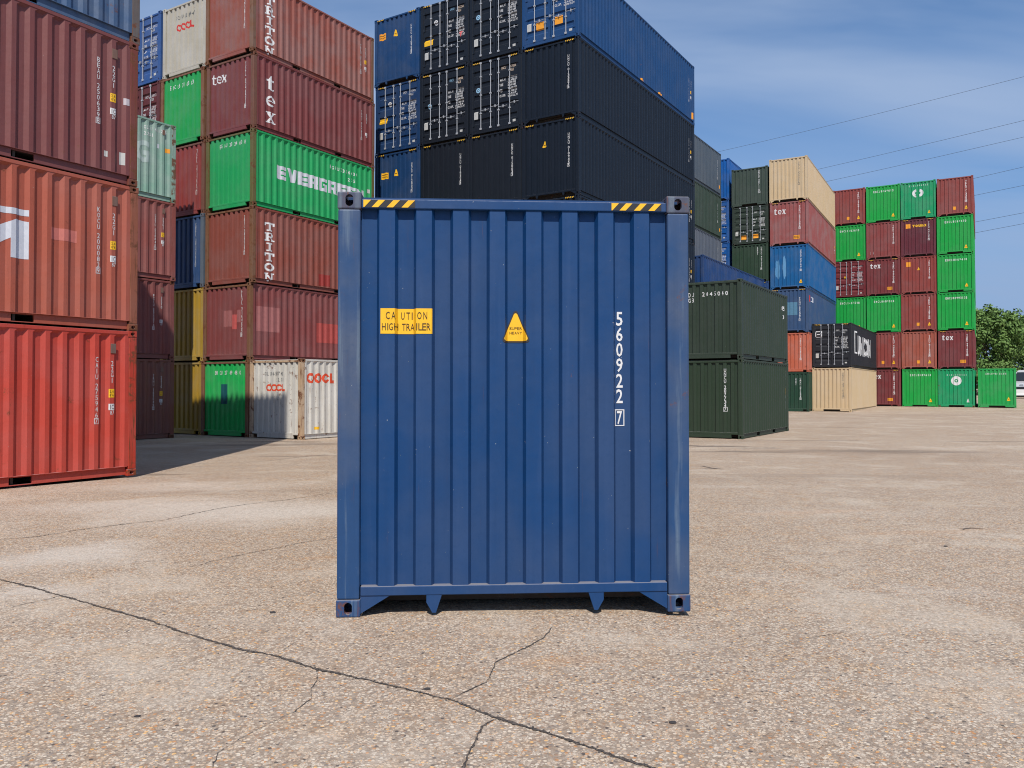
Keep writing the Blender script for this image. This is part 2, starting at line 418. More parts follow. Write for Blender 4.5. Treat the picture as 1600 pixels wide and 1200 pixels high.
def heavy(ink, ch, u, v, w, h):
    R_ = lambda a, b, c, d: ink.rect(u + a * w / 10, v + b * h / 10, (c - a) * w / 10, (d - b) * h / 10)
    Pn = lambda *p: ink.poly([(u + a * w / 10, v + b * h / 10) for a, b in p])
    if ch == 'E': R_(0,0,4.4,10); R_(4.4,0,10,2.7); R_(4.4,3.7,9.6,6.3); R_(4.4,7.3,10,10)
    elif ch == 'V': Pn((-.3,10),(4,10),(5.2,4.2),(6.3,10),(10.3,10),(7.3,0),(3,0))
    elif ch == 'R': R_(0,0,4,10); R_(4,7.6,10,10); R_(6.4,5.3,10,7.6); R_(4,3.4,10,5.3); Pn((5.6,3.4),(9.6,3.4),(10.2,0),(6.2,0))
    elif ch == 'G': R_(0,0,4,10); R_(4,7.5,10,10); R_(4,0,10,2.5); R_(6.3,2.5,10,5.8); R_(5,4.4,6.3,5.8)
    elif ch == 'N': R_(0,0,3.6,10); R_(6.4,0,10,10); Pn((3.6,10),(3.6,5.4),(6.4,0),(6.4,4.6))
def slab(ink, ch, u, v, w, h):
    R_ = lambda a, b, c, d: ink.rect(u + a * w / 10, v + b * h / 10, (c - a) * w / 10, (d - b) * h / 10)
    Pn = lambda *p: ink.poly([(u + a * w / 10, v + b * h / 10) for a, b in p])
    if ch == 'T': R_(0,8,10,10); R_(0,6.3,1.6,8); R_(8.4,6.3,10,8); R_(3.7,1.6,6.3,8); R_(2.2,0,7.8,1.6)
    elif ch == 'I': R_(2,8.4,8,10); R_(3.7,1.6,6.3,8.4); R_(2,0,8,1.6)
    elif ch == 'R':
        R_(0,8.4,8,10); R_(1.3,1.6,3.6,8.4); R_(0,0,4.6,1.6); R_(6.4,5.6,8.6,8.4); R_(3.6,4.2,8.2,5.6); Pn((4.6,4.2),(7,4.2),(9,1.6),(6.6,1.6)); R_(6.6,0,10,1.6)
    elif ch == 'O': ink.ring(u + w / 2, v + h / 2, h * 0.28, h * 0.5, 0, 360, 20, w / h)
    elif ch == 'N': R_(0,8.4,3.4,10); R_(1,1.6,2.6,8.4); R_(0,0,3.6,1.6); R_(7,1.6,8.6,8.4); R_(6,8.4,9.8,10); Pn((2.6,8.4),(2.6,5.6),(7,0),(8.6,0),(8.6,1.6),(7,1.6),(4.6,6))
def serif(ink, ch, u, v, w, h):
    R_ = lambda a, b, c, d: ink.rect(u + a * w / 10, v + b * h / 10, (c - a) * w / 10, (d - b) * h / 10)
    Pn = lambda *p: ink.poly([(u + a * w / 10, v + b * h / 10) for a, b in p])
    if ch == 't': R_(2.4,1.2,5.2,8.2); R_(.6,8.2,8.4,9.9); Pn((2.4,9.9),(5.2,9.9),(5.2,13.2),(4.2,13.2)); Pn((2.8,1.2),(5.2,1.2),(8.8,1.9),(8.6,.8),(6.6,0),(4.2,0))
    elif ch == 'e': ink.ring(u + w / 2, v + h / 2, h * 0.31, h * 0.5, 0, 315, 20, w / h * 0.95); R_(2.1,4.5,9.75,5.5)
    elif ch == 'x':
        Pn((.9,9),(4,9),(5.2,6.6),(6.8,9),(9,9),(6.3,5.1),(9.2,1),(6,1),(4.7,3.3),(3.1,1),(.9,1),(3.6,4.8)); R_(0,9,4.7,10); R_(6,9,10,10); R_(0,0,4,1); R_(5,0,10,1)
def word_vertical(fn, txt, u, vtop, w, h, pitch):
    ink = Ink(); v = vtop
    for ch in txt: fn(ink, ch, u, v - h, w, h); v -= pitch
    return ink
def word_line(fn, txt, u, v, w, h, pitch):
    ink = Ink()
    for ch in txt: fn(ink, ch, u, v, w, h); u += pitch
    return ink
def rondel_word(u, v, r):
    """three blossom rings and an L"""
    a, b = Ink(), Ink()
    for k in range(3):
        cx = u + k * 2.02 * r; n = 20
        for i in range(n):
            if k == 2 and i in (0, 19): continue
            p, q = 2 * math.pi * i / n, 2 * math.pi * (i + 1) / n
            f = lambda t: r * (0.50 + 0.09 * math.cos(5 * t + 1.57))
            a.poly([(cx + f(p) * math.cos(p), v + f(p) * math.sin(p)), (cx + r * math.cos(p), v + r * math.sin(p)), (cx + r * math.cos(q), v + r * math.sin(q)), (cx + f(q) * math.cos(q), v + f(q) * math.sin(q))])
    x = u + 5.1 * r; a.rect(x, v - r, 0.62 * r, 2 * r); a.rect(x + 0.62 * r, v - r, 0.7 * r, 0.6 * r)
    return a
def drape(ink, name, mat, face, L, H, root, lift=0.003, label=None):
    """face: end / side / rail (flat strip on the top end rail) / door"""
    bm = ink.bm
    us = [v.co.x for v in bm.verts]; vs = [v.co.y for v in bm.verts]
    if not us: return None
    if face in ('end', 'side'):
        prof = END_P if face == 'end' else side_profile(L); ax = 0; rg = (min(us), max(us))
    elif face == 'door': prof = door_profile(H); ax = 1; rg = (min(vs), max(vs))
    else: prof = None
    if prof:
        for b, _ in prof:
            if rg[0] + 1e-4 < b < rg[1] - 1e-4:
                bmesh.ops.bisect_plane(bm, geom=bm.verts[:] + bm.edges[:] + bm.faces[:], dist=1e-6, plane_co=(b, 0, 0) if ax == 0 else (0, b, 0), plane_no=(1, 0, 0) if ax == 0 else (0, 1, 0))
    for v in bm.verts:
        u, z = v.co.x, v.co.y
        if face == 'end': v.co = (-L/2 + EI + depth_at(prof, u) - lift, W/2 - u, z)
        elif face == 'side': v.co = (u - L/2, -W/2 + SI + depth_at(prof, u) - lift, z)
        elif face == 'door': v.co = (-L/2 + DI + depth_at(prof, z) - 0.003 - lift, W/2 - u, z)
        elif face == 'post': v.co = (-L/2 + 0.004 - lift, W/2 - u, z)
        else: v.co = (-L/2 + 0.004 - lift, W/2 - u, z)
    o = link(name, to_mesh(bm, name), mat, root)
    if label: o['label'] = label
    return o

# ------------------------------------------------------------------ one container
def container(corner, theta, z, L, H, col, label, group, rust=0.15, end='wall', style=None, marks=(), post=None, frame_rust=None, k=1.0, fade=0.5, frame_fade=None, vents=False, rough=0.5, cast_top=None):
    d = Vector((math.sin(theta), math.cos(theta), 0)); lf = Vector((-math.cos(theta), math.sin(theta), 0))
    c = Vector((corner[0], corner[1], 0)) + d * (L / 2) + lf * (W / 2); c.z = z
    root = empty('shipping_container', c, math.pi / 2 - theta)
    tag(root, label, 'shipping container', group)
    style = style or ('door' if end == 'door' else 'tunnel' if H > 2.7 else 'sill')
    fr = rust if frame_rust is None else frame_rust
    ff = fade if frame_fade is None else frame_fade
    pm = paint(col, rust, rough, fade, k); fm = paint(post or col, fr, rough, ff, k); cm = paint(post or col, min(0.9, fr + 0.38), rough, ff, k)
    for sx in (-1, 1):
        for sy in (-1, 1):
            link('corner_post', cached(('corner_post', L, H, sx, sy), lambda: post_bm(L, H, sx, sy)), fm, root)
            for tp in (0, 1): link('corner_casting', cached(('corner_casting', L, H, sx, sy, tp), lambda: casting_bm(L, H, sx, sy, tp)), cast_top if (cast_top and tp) else cm, root)
        link('top_end_rail', cached(('top_end_rail', L, H, sx), lambda: top_end_rail_bm(L, H, sx)), pm if fr < 0.5 else fm, root)
        link('bottom_end_rail', cached(('bottom_end_rail', L, H, sx, style), lambda: low_end_rail_bm(L, H, sx, style)), pm, root)
        if not (sx < 0 and end == 'door'):
            link('end_wall', cached(('end_wall', L, H, sx), lambda: end_wall_bm(L, H, sx)), pm, root)
    for sy in (-1, 1):
        link('side_wall', cached(('side_wall', L, H, sy), lambda: side_wall_bm(L, H, sy)), pm, root)
        link('top_side_rail', cached(('top_side_rail', L, H, sy), lambda: side_rail_bm(L, H, sy, False)), pm, root)
        link('bottom_side_rail', cached(('bottom_side_rail', L, H, sy), lambda: side_rail_bm(L, H, sy, True)), pm, root)
    link('roof', cached(('roof', L, H), lambda: roof_bm(L, H)), pm, root)
    link('floor', cached(('floor', L, H), lambda: floor_bm(L, H)), paint((70, 62, 56), 0.4, 0.7, 0.3), root)
    if vents: link('vent', cached(('vent', L, H, L - 0.46), lambda: vent_bm(L, H, -1, L - 0.46)), paint((120, 92, 80), 0.5, 0.6, 0.5), root)
    if end == 'door':
        kk = 0
        for s in (-1, 1):
            dr = link('door', cached(('door', L, H, s), lambda: door_bm(L, H, s)), pm, root)
            for y in ROD_Y[s]:
                rd = link('lock_rod', cached(('lock_rod', L, H, y), lambda: rod_bm(L, H, y), False), GALV, dr)
                link('door_handle', cached(('door_handle', L, H, y, kk % 2), lambda: handle_bm(L, H, y, kk)), GALV, dr); kk += 1
    for mk in marks: mk(L, H, root)
    return root
# ------------------------------------------------------------------ marking recipes
def M_num(txt, u, v, h=0.098, cw=0.06, face='end', mat=None, boxed=True, name='container_number', pitch=None):
    return lambda L, H, r: drape(Ink().column(txt, (u if u >= 0 else (W if face == 'end' else L) + u), v, h, cw, pitch, 0.012, boxed), name, mat or WHITE, face, L, H, r)
def M_txt(txt, u, v, h, cw, face='end', mat=None, name='lettering', gap=0.25, bold=0.01):
    return lambda L, H, r: drape(Ink().line(txt, (u if u >= 0 else (W if face == 'end' else L) + u), v, h, cw, gap, bold), name, mat or WHITE, face, L, H, r, 0.004)
def M_rect(u, v, w, h, mat, face='end', name='paint_patch', lift=0.0025, label=None):
    return lambda L, H, r: drape(Ink().rect((u if u >= 0 else (W if face == 'end' else L) + u), v, w, h), name, mat, face, L, H, r, lift, label)
def M_caution(u=0.2926, v=1.926, w=0.354, h=0.174, txt=True, mat=None, face='end'):
    def f(L, H, r):
        drape(Ink().rect(u, v, w, h), 'caution_label', mat or YEL, face, L, H, r, 0.0025)
        if txt:
            ink = Ink()
            for i, ch in enumerate('CAUTION'): ink.glyph(ch, u + (0.036, 0.075, 0.137, 0.173, 0.203, 0.250, 0.292)[i], v + 0.1, (0.027, 0.027, 0.024, 0.026, 0.02, 0.03, 0.026)[i], 0.05, 0.0)
            xs = (0.01, 0.044, 0.058, 0.092, 0.143, 0.174, 0.202, 0.241, 0.2585, 0.285, 0.315)
            for i, ch in enumerate('HIGHTRAILER'): ink.glyph(ch, u + xs[i], v + 0.024, 0.026 if ch != 'I' else 0.012, 0.048, 0.0)
            drape(ink, 'lettering', flat((60, 40, 22)), face, L, H, r, 0.005)
        else:
            ink = Ink().rect(u + 0.03, v + h * 0.6, w - 0.06, h * 0.16).rect(u + 0.03, v + h * 0.26, w - 0.06, h * 0.14)
            drape(ink, 'lettering', flat((150, 100, 30)), face, L, H, r, 0.005)
    return f
def rounded_tri(u, v, w, h, r):
    pts = []
    for cx, cy, a0, a1 in ((u + w - r, v + r, -90, 25), (u + w / 2, v + h - r * 0.8, 25, 155), (u + r, v + r, 155, 270)):
        for i in range(6):
            a = R(a0 + (a1 - a0) * i / 5); rr = r if cy < v + h / 2 else r * 0.8
            pts.append((cx + rr * math.cos(a), cy + rr * math.sin(a)))
    return pts
def M_warn(u=1.22, v=1.865, w=0.19, h=0.225, txt=False, face='end', mat=None):
    def f(L, H, r):
        uu = u if u >= 0 else W + u
        ik = Ink()
        if txt:
            drape(Ink().poly(rounded_tri(uu - w/2, v, w, h, 0.02)), 'warning_label', flat((48, 44, 46)), face, L, H, r, 0.0025)
            drape(Ink().poly(rounded_tri(uu - w/2 + 0.013, v + 0.012, w - 0.026, h - 0.028, 0.017)), 'warning_label', YEL, face, L, H, r, 0.005)
            ik.line('SUPER', uu - 0.043, v + 0.092, 0.017, 0.0155, 0.15); ik.line('HEAVY', uu - 0.043, v + 0.06, 0.017, 0.0155, 0.15)
            drape(ik, 'lettering', flat((80, 58, 20)), face, L, H, r, 0.0075)
        else:
            drape(Ink().poly(rounded_tri(uu - w/2, v, w, h, 0.02)), 'warning_label', mat or YEL, face, L, H, r, 0.0025)
            drape(Ink().rect(uu - w * 0.2, v + h * 0.3, w * 0.4, h * 0.12), 'lettering', flat((110, 80, 20)), face, L, H, r, 0.005)
    return f
def M_hazard(n=4, w=0.352):
    def f(L, H, r):
        for u0 in (0.176, W - 0.55):
            v0, v1 = H - 0.105, H - 0.055
            drape(Ink().rect(u0, v0, w, v1 - v0), 'hazard_strip', flat((38, 38, 42)), 'rail', L, H, r, 0.002)
            ik = Ink(); p = 0.1016; sl = 0.046
            for i in range(n):
                a = u0 + i * p
                if i == 0: ik.poly(((a, v0), (a + 0.006, v0), (a + 0.006 + sl, v1), (a, v1)))
                else: ik.poly(((a - sl, v0), (a - sl + 0.044, v0), (a + 0.0455, v1), (a, v1)))
            drape(ik, 'hazard_stripe', YEL, 'rail', L, H, r, 0.0035)
    return f
def M_blob(u, v, w, h, mat, face='end', seed=1, name='paint_patch'):
    """scraped patch with a ragged outline"""
    def f(L, H, r):
        pts = []
        for i in range(40):
            a = 2 * math.pi * i / 40; k = 1 + 0.35 * mnoise.noise((math.cos(a) * 1.6 + seed, math.sin(a) * 1.6, seed * 3.1)) + 0.12 * mnoise.noise((math.cos(a) * 7, math.sin(a) * 7, seed))
            pts.append((u + w / 2 * math.cos(a) * k, v + h / 2 * math.sin(a) * k))
        drape(Ink().poly(pts), name, mat, face, L, H, r, 0.0025)
    return f
def M_ink(fn, name, mat, face, lift=0.003): return lambda L, H, r: drape(fn(L, H), name, mat, face, L, H, r, lift)
def M_serif_h(u, v, w=0.2, h=0.19): return M_ink(lambda L, H: word_line(serif, 'tex', u, v, w, h, w * 1.12), 'lettering', WHITE, 'end', 0.004)
def M_cone(u, v, h, n=11, txt='', face='end', span=1.25, bold=0.012):
    cw = h * 0.46; return M_txt(txt, u, v, h, cw, face, None, 'container_number', span / max(1, len(txt) - 1) / cw - 1, bold)
def M_doordata(code='560013', size='45G1', code_mat=None, tint=None, sticker=None, round_mark=True, dark=False, yellow=None, rows=4, seed=1):
    def f(L, H, r):
        rn = random.Random(seed)
        drape(Ink().line('UNCU', 1.48, H - 0.52, 0.10, 0.045, 0.2), 'container_number', code_mat or WHITE, 'door', L, H, r)
        drape(Ink().line(code, 1.83, H - 0.52, 0.10, 0.045, 0.2).line(size, 1.86, H - 0.68, 0.10, 0.045, 0.2), 'container_number', tint or WHITE, 'door', L, H, r)
        drape(Ink().glyph('0', 2.20, H - 0.52, 0.045, 0.11).frame(2.185, H - 0.535, 0.075, 0.14, 0.008), 'check_digit', WHITE, 'door', L, H, r)
        ik = Ink(); z = H - 0.98
        for k, (a, b, c) in enumerate((('MAX.WT', '32.500 KGS', '71.650 LBS'), ('TARE', '3.900 KGS', '8.600 LBS'), ('NET', '28.600 KGS', '63.050 LBS'), ('CU.CAP.', '76.3 CU.M', '2.694 CU.FT'))[:rows]):
            ik.line(a, 1.42, z, 0.10, 0.036, 0.2, 0.02); ik.line(b, 1.80, z + 0.045, 0.08, 0.037, 0.15, 0.02); ik.line(c, 1.80, z - 0.055, 0.08, 0.037, 0.15, 0.02); z -= 0.21
        drape(ik, 'weight_table', WHITE, 'door', L, H, r)
        drape(Ink().rect(0.22, 0.62, 0.19, 0.30), 'data_plate', STICK, 'door', L, H, r)
        drape(Ink().rect(2.02, 0.25, 0.13, 0.09), 'small_sticker', STICK, 'door', L, H, r)
        if round_mark: drape(Ink().ring(*round_mark_pos[seed % 4], 0.055, 0.1).disk(*round_mark_pos[seed % 4], 0.035), 'emblem', PALEBLUE if seed % 2 else WHITE, 'door', L, H, r)
        if yellow:
            for (a, b, w, h) in yellow: drape(Ink().rect(a, b, w, h), 'caution_label', ORG if w < 0.36 and len(yellow) > 1 else YEL, 'door', L, H, r)
        if sticker == 'tri': drape(Ink().poly(((1.95, 1.42), (2.13, 1.42), (2.04, 1.18))), 'warning_label', flat((215, 80, 80)), 'door', L, H, r)
    return f
round_mark_pos = {0: (0.86, 2.25), 1: (0.42, 1.75), 2: (0.80, 2.05), 3: (0.50, 1.55)}

def flat_u(L, u):
    """nearest flat of the side corrugation"""
    P = side_profile(L); cs = [(a[0] + c[0]) / 2 for a, c in zip(P, P[1:]) if a[1] == c[1]]
    return min(cs, key=lambda x: abs(x - u))
# ------------------------------------------------------------------ placing stacks
def corner_at(px, scale): return ((px - 800) / scale, F / scale)
def shift(c, th, right=0.0, along=0.0):
    return (c[0] + right * math.cos(th) + along * math.sin(th), c[1] - right * math.sin(th) + along * math.cos(th))
def sstep(a, b, x):
    t = min(1, max(0, (x - a) / (b - a))); return t * t * (3 - 2 * t)
def yard_z(y):
    """the yard falls gently to a drain line and rises again beyond it"""
    return -0.10 * sstep(7, 23, y) * (1 - sstep(40, 52, y)) + 0.11 * sstep(55, 62, y)
JR = random.Random(3)
def stack(c, th, group, tiers, L, H):
    """tiers from the ground up; each a dict of container() arguments"""
    z = yard_z(c[1] + L * 0.2)
    for t_ in tiers:
        t_ = dict(t_); h = t_.pop('H', H); l = t_.pop('L', L); lat = t_.pop('lat', 0.0) + JR.uniform(-.022, .022); alo = JR.uniform(-.03, .03)
        container(shift(c, th, lat, alo), th, z, l, h, group=group, **t_); z += h + 0.004

# ------------------------------------------------------------------ ground
def px_ground(px, py):
    d = F * EYE / (py - HY)
    for _ in range(12): d = 0.5 * d + 0.5 * F * (EYE - yard_z(d)) / (py - HY)
    return ((px - 800) / F * d, d)
def ground_z(x, y):
    p = 0.53 * x + 0.848 * y
    z = yard_z(y) + 0.76 * sstep(84, 93, p)
    z -= 0.045 * math.exp(-((x - 1.5) ** 2 + (y - 5.6) ** 2) / 0.55)
    return z
def build_ground():
    def axis(lo, hi, fine_lo, fine_hi, f):
        a = []; x = fine_lo
        while x <= fine_hi: a.append(x); x += f
        s = f; x = a[0]
        while x > lo: s *= 1.35; x -= s; a.insert(0, x)
        s = f; x = a[-1]
        while x < hi: s = min(s * 1.2, 60) if x < 130 else s * 1.3; x += s; a.append(x)
        return a
    xs = axis(-2500, 2500, -6, 6, 0.4); ys = axis(-600, 3500, 1, 12, 0.4)
    bm = bmesh.new(); g = [[bm.verts.new((x, y, ground_z(x, y))) for x in xs] for y in ys]
    for j in range(len(ys) - 1):
        for i in range(len(xs) - 1): bm.faces.new((g[j][i], g[j][i+1], g[j+1][i+1], g[j+1][i]))
    m, t, b = new_mat('exposed_aggregate_concrete')
    co = N(t, 'ShaderNodeTexCoord'); v = co.outputs['Object']
    def vor(scale, jit=1.0):
        n = N(t, 'ShaderNodeTexVoronoi'); n.inputs['Scale'].default_value = scale; n.inputs['Randomness'].default_value = jit; t.links.new(v, n.inputs['Vector']); return n
    wv = noi(t, v, 60, 2, 0.5)
    v1, v2 = vor(46), vor(105)
    def ramp(stops, fac):
        r = N(t, 'ShaderNodeValToRGB'); e = r.color_ramp.elements; r.color_ramp.interpolation = 'CONSTANT'
        while len(e) > 1: e.remove(e[-1])
        e[0].position = stops[0][0]; e[0].color = (*stops[0][1], 1)
        for p, c in stops[1:]:
            q = e.new(p); q.color = (*c, 1)
        t.links.new(fac, r.inputs[0]); return r.outputs['Color']
    def chan(n):
        s = N(t, 'ShaderNodeSeparateColor'); t.links.new(n.outputs['Color'], s.inputs[0]); return s
    s1, s2 = chan(v1), chan(v2)
    stones = [(0, lin((172, 150, 130))), (.30, lin((180, 164, 147))), (.50, lin((140, 114, 95))), (.62, lin((166, 120, 84))), (.70, lin((182, 168, 153))), (.80, lin((120, 108, 100))), (.89, lin((190, 150, 105))), (.96, lin((82, 74, 70)))]
    c1 = ramp(stones, s1.outputs[0]); c2 = ramp(stones, s2.outputs[0])
    matrix = mixc(t, lin((184, 168, 152)), lin((150, 134, 120)), noi(t, v, 200, 3, 0.6).outputs['Fac'])
    in1 = rng(t, v1.outputs['Distance'], 0.50, 0.38); in2 = rng(t, v2.outputs['Distance'], 0.56, 0.42)
    has1 = rng(t, s1.outputs[1], 0.36, 0.37); has2 = rng(t, s2.outputs[1], 0.18, 0.19)
    edge1 = mul(t, rng(t, v1.outputs['Distance'], 0.36, 0.48), has1)
    col = mixc(t, matrix, c2, mul(t, in2, has2)); col = mixc(t, col, lin((134, 118, 104)), mul(t, mul(t, rng(t, v2.outputs['Distance'], 0.44, 0.58), has2), 0.7))
    col = mixc(t, col, c1, mul(t, in1, has1))
    col = mixc(t, col, lin((126, 110, 97)), mul(t, edge1, 0.75))
    # worn mortar-rich patches (smoother, paler), broad brown drift, grey dirt
    big = noi(t, v, 0.16, 5, 0.6, 0.4); mid = noi(t, v, 0.55, 6, 0.65, 0.3); fine = noi(t, v, 3.0, 5, 0.6)
    smooth = mul(t, rng(t, mid.outputs['Fac'], 0.50, 0.64, 0, 1, True), 0.45)
    col = mixc(t, col, lin((172, 158, 144)), smooth)
    col = mixc(t, col, mixc(t, col, (0.72, 0.64, 0.58), 1.0, 'MULTIPLY'), mul(t, rng(t, big.outputs['Fac'], 0.45, 0.70, 0, 1, True), 0.35))
    col = mixc(t, col, mixc(t, col, (1.0, 0.86, 0.70), 1.0, 'MULTIPLY'), mul(t, rng(t, fine.outputs['Fac'], 0.5, 0.7), 0.5))
    st = N(t, 'ShaderNodeVectorMath', operation='MULTIPLY'); st.inputs[1].default_value = (0.10, 0.55, 1); t.links.new(v, st.inputs[0])
    streak = noi(t, st.outputs[0], 1.0, 6, 0.62, 0.6)
    yy = N(t, 'ShaderNodeSeparateXYZ'); t.links.new(v, yy.inputs[0])
    col = mixc(t, col, lin((104, 90, 80)), mul(t, mul(t, rng(t, streak.outputs['Fac'], 0.56, 0.70), 0.40), rng(t, yy.outputs['Y'], 7, 14)))
    # individual patches: cement slurry (pale), spills plus shadow deepening painted by the left stack (dark), ellipses with ragged edges
    wob = N(t, 'ShaderNodeVectorMath', operation='SUBTRACT'); wob.inputs[1].default_value = (0.5, 0.5, 0.5)
    wn = noi(t, v, 0.9, 6, 0.7); t.links.new(wn.outputs['Color'], wob.inputs[0])
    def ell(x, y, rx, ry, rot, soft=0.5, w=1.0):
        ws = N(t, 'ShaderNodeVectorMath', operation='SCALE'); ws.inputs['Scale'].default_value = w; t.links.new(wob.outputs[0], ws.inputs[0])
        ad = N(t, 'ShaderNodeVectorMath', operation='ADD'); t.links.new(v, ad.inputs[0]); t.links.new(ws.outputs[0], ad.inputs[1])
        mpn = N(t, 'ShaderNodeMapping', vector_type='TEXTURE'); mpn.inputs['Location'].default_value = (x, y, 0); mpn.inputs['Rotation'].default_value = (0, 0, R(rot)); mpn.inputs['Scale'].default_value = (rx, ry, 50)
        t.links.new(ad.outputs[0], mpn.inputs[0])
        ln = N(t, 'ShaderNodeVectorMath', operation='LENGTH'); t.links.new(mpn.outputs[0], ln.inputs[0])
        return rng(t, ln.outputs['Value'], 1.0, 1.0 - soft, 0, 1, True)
    for px, py, rx, ry, rot, am in ((340, 798, 2.0, 1.7, 10, .8), (480, 800, 1.4, 1.7, -10, .7), (110, 868, 1.1, 1.1, 15, .8), (180, 790, 1.8, 1.0, 12, .6), (30, 925, .6, .45, 5, .7), (300, 760, 3.0, 1.2, 5, .4), (1130, 760, 1.4, .6, 0, .3), (1300, 800, 2.2, .5, -5, .25), (1150, 900, .9, .3, 5, .3), (1420, 920, 1.0, .3, 0, .25)):
        x, y = px_ground(px, py); col = mixc(t, col, lin((176, 165, 155)), mul(t, ell(x, y, rx, ry, rot, 0.95, 1.8), am * 0.8))
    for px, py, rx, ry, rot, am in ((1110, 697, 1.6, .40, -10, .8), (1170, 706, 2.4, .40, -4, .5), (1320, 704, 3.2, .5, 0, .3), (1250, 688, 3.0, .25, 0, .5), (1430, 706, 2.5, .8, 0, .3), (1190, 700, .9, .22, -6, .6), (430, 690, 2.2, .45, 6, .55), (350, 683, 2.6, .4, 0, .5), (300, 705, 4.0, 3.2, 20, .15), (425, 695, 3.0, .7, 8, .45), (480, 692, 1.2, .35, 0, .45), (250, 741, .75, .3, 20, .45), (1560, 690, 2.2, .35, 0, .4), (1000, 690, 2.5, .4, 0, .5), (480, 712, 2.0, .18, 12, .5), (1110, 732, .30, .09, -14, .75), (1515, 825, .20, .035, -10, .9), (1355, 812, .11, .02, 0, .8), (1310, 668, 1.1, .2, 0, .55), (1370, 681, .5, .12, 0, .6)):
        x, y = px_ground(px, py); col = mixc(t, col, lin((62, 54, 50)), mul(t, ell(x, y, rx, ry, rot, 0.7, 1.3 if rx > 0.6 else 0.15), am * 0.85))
    for px, py, rx, ry in ((430, 890, .45, .08), (520, 870, .5, .1), (1260, 800, 1.6, .22), (880, 1030, .5, .15), (1450, 830, 1.4, .2)):
        x, y = px_ground(px, py); col = mixc(t, col, lin((168, 118, 72)), mul(t, ell(x, y, rx, ry, 12, 0.9, 0.5), .16))
    g1 = noi(t, v, 14, 4, 0.7); g2 = noi(t, v, 40, 3, 0.7)
    col = mixc(t, col, mixc(t, col, (0.80, 0.77, 0.74), 1.0, 'MULTIPLY'), mul(t, rng(t, g1.outputs['Fac'], 0.50, 0.66), 0.7))
    col = mixc(t, col, mixc(t, col, (1.09, 1.08, 1.07), 1.0, 'MULTIPLY'), rng(t, g2.outputs['Fac'], 0.54, 0.66))
    col = mixc(t, col, mixc(t, col, (0.80, 0.77, 0.74), 1.0, 'MULTIPLY'), rng(t, g2.outputs['Fac'], 0.46, 0.36))
    fs = noi(t, v, 320, 2, 0.5)
    col = mixc(t, col, mixc(t, col, (0.55, 0.52, 0.5), 1.0, 'MULTIPLY'), rng(t, fs.outputs['Fac'], 0.60, 0.72))
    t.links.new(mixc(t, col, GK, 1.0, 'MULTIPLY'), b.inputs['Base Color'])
    b.inputs['Roughness'].default_value = 0.88; b.inputs['Specular IOR Level'].default_value = 0.25
    hgt = N(t, 'ShaderNodeMath', operation='ADD'); t.links.new(mul(t, mul(t, in1, has1), 1.0), hgt.inputs[0]); t.links.new(mul(t, mul(t, in2, has2), 0.6), hgt.inputs[1])
    h2 = N(t, 'ShaderNodeMath', operation='ADD'); t.links.new(hgt.outputs[0], h2.inputs[0]); t.links.new(mul(t, fs.outputs['Fac'], 0.6), h2.inputs[1])
    bp = N(t, 'ShaderNodeBump'); bp.inputs['Strength'].default_value = 0.55; bp.inputs['Distance'].default_value = 0.004
    t.links.new(h2.outputs[0], bp.inputs['Height']); t.links.new(bp.outputs[0], b.inputs['Normal'])
    o = link('ground', to_mesh(bm, 'ground', True), m); tag(o, kind='structure'); o['label'] = 'pinkish tan exposed aggregate concrete yard with cracks and stains'
GK = (1.48, 1.54, 1.54)
build_ground()
def crack(pts, w, seed, n_sub=26, amp=0.012):
    """ragged dark joint lying in the ground sheet, from photo pixels on the ground plane"""
    rn = random.Random(seed); P = [Vector((*px_ground(*p), 0)) for p in pts]; L = []
    for a, b in zip(P, P[1:]):
        k = max(3, int((b - a).length / 0.012))
        k = min(k, 400)
        for i in range(k): L.append(a.lerp(b, i / k))
    L.append(P[-1]); bm = bmesh.new(); rows = []
    for i, p in enumerate(L):
        q = L[min(i + 1, len(L) - 1)] - L[max(i - 1, 0)]; s = Vector((-q.y, q.x, 0)).normalized()
        s_ = i * 0.05
        o = amp * (mnoise.noise((p.x * 9, p.y * 9, seed)) + 0.5 * mnoise.noise((p.x * 30, p.y * 30, seed)))
        e = min(1, i / 8, (len(L) - 1 - i) / 8) * 0.9 + 0.1
        wid = w * e * (0.35 + 1.3 * abs(mnoise.noise((p.x * 3.5, p.y * 3.5, seed + 5))) + 1.0 * rn.random() ** 2)
        c = p + s * (o + w * rn.uniform(-.35, .35))
        rows.append([c + s * wid * (0.6 + 0.5 * rn.random()), c - s * wid * (0.6 + 0.5 * rn.random())])
    vs = [[bm.verts.new((q.x, q.y, ground_z(q.x, q.y) + 0.004)) for q in r] for r in rows]
    for i in range(len(vs) - 1): bm.faces.new((vs[i][0], vs[i+1][0], vs[i+1][1], vs[i][1]))
    for c in L:
        if rn.random() < 0.55:
            r_ = w * rn.uniform(0.25, 0.95); cx = c.x + rn.gauss(0, w * 1.25); cy = c.y + rn.gauss(0, w * 1.25); zz = ground_z(cx, cy) + rn.uniform(0.0048, 0.006); k_ = rn.randint(4, 6)
            bm.faces.new([bm.verts.new((cx + r_ * rn.uniform(.5, 1) * math.cos(6.283 * i / k_), cy + r_ * rn.uniform(.5, 1) * math.sin(6.283 * i / k_), zz)) for i in range(k_)])
    o = link('ground_crack', to_mesh(bm, 'ground_crack'), CRACK); tag(o, kind='structure')
CRACK, _t, _b = new_mat('crack_filler'); _co = N(_t, 'ShaderNodeTexCoord'); _n = noi(_t, _co.outputs['Object'], 130, 4, 0.7)
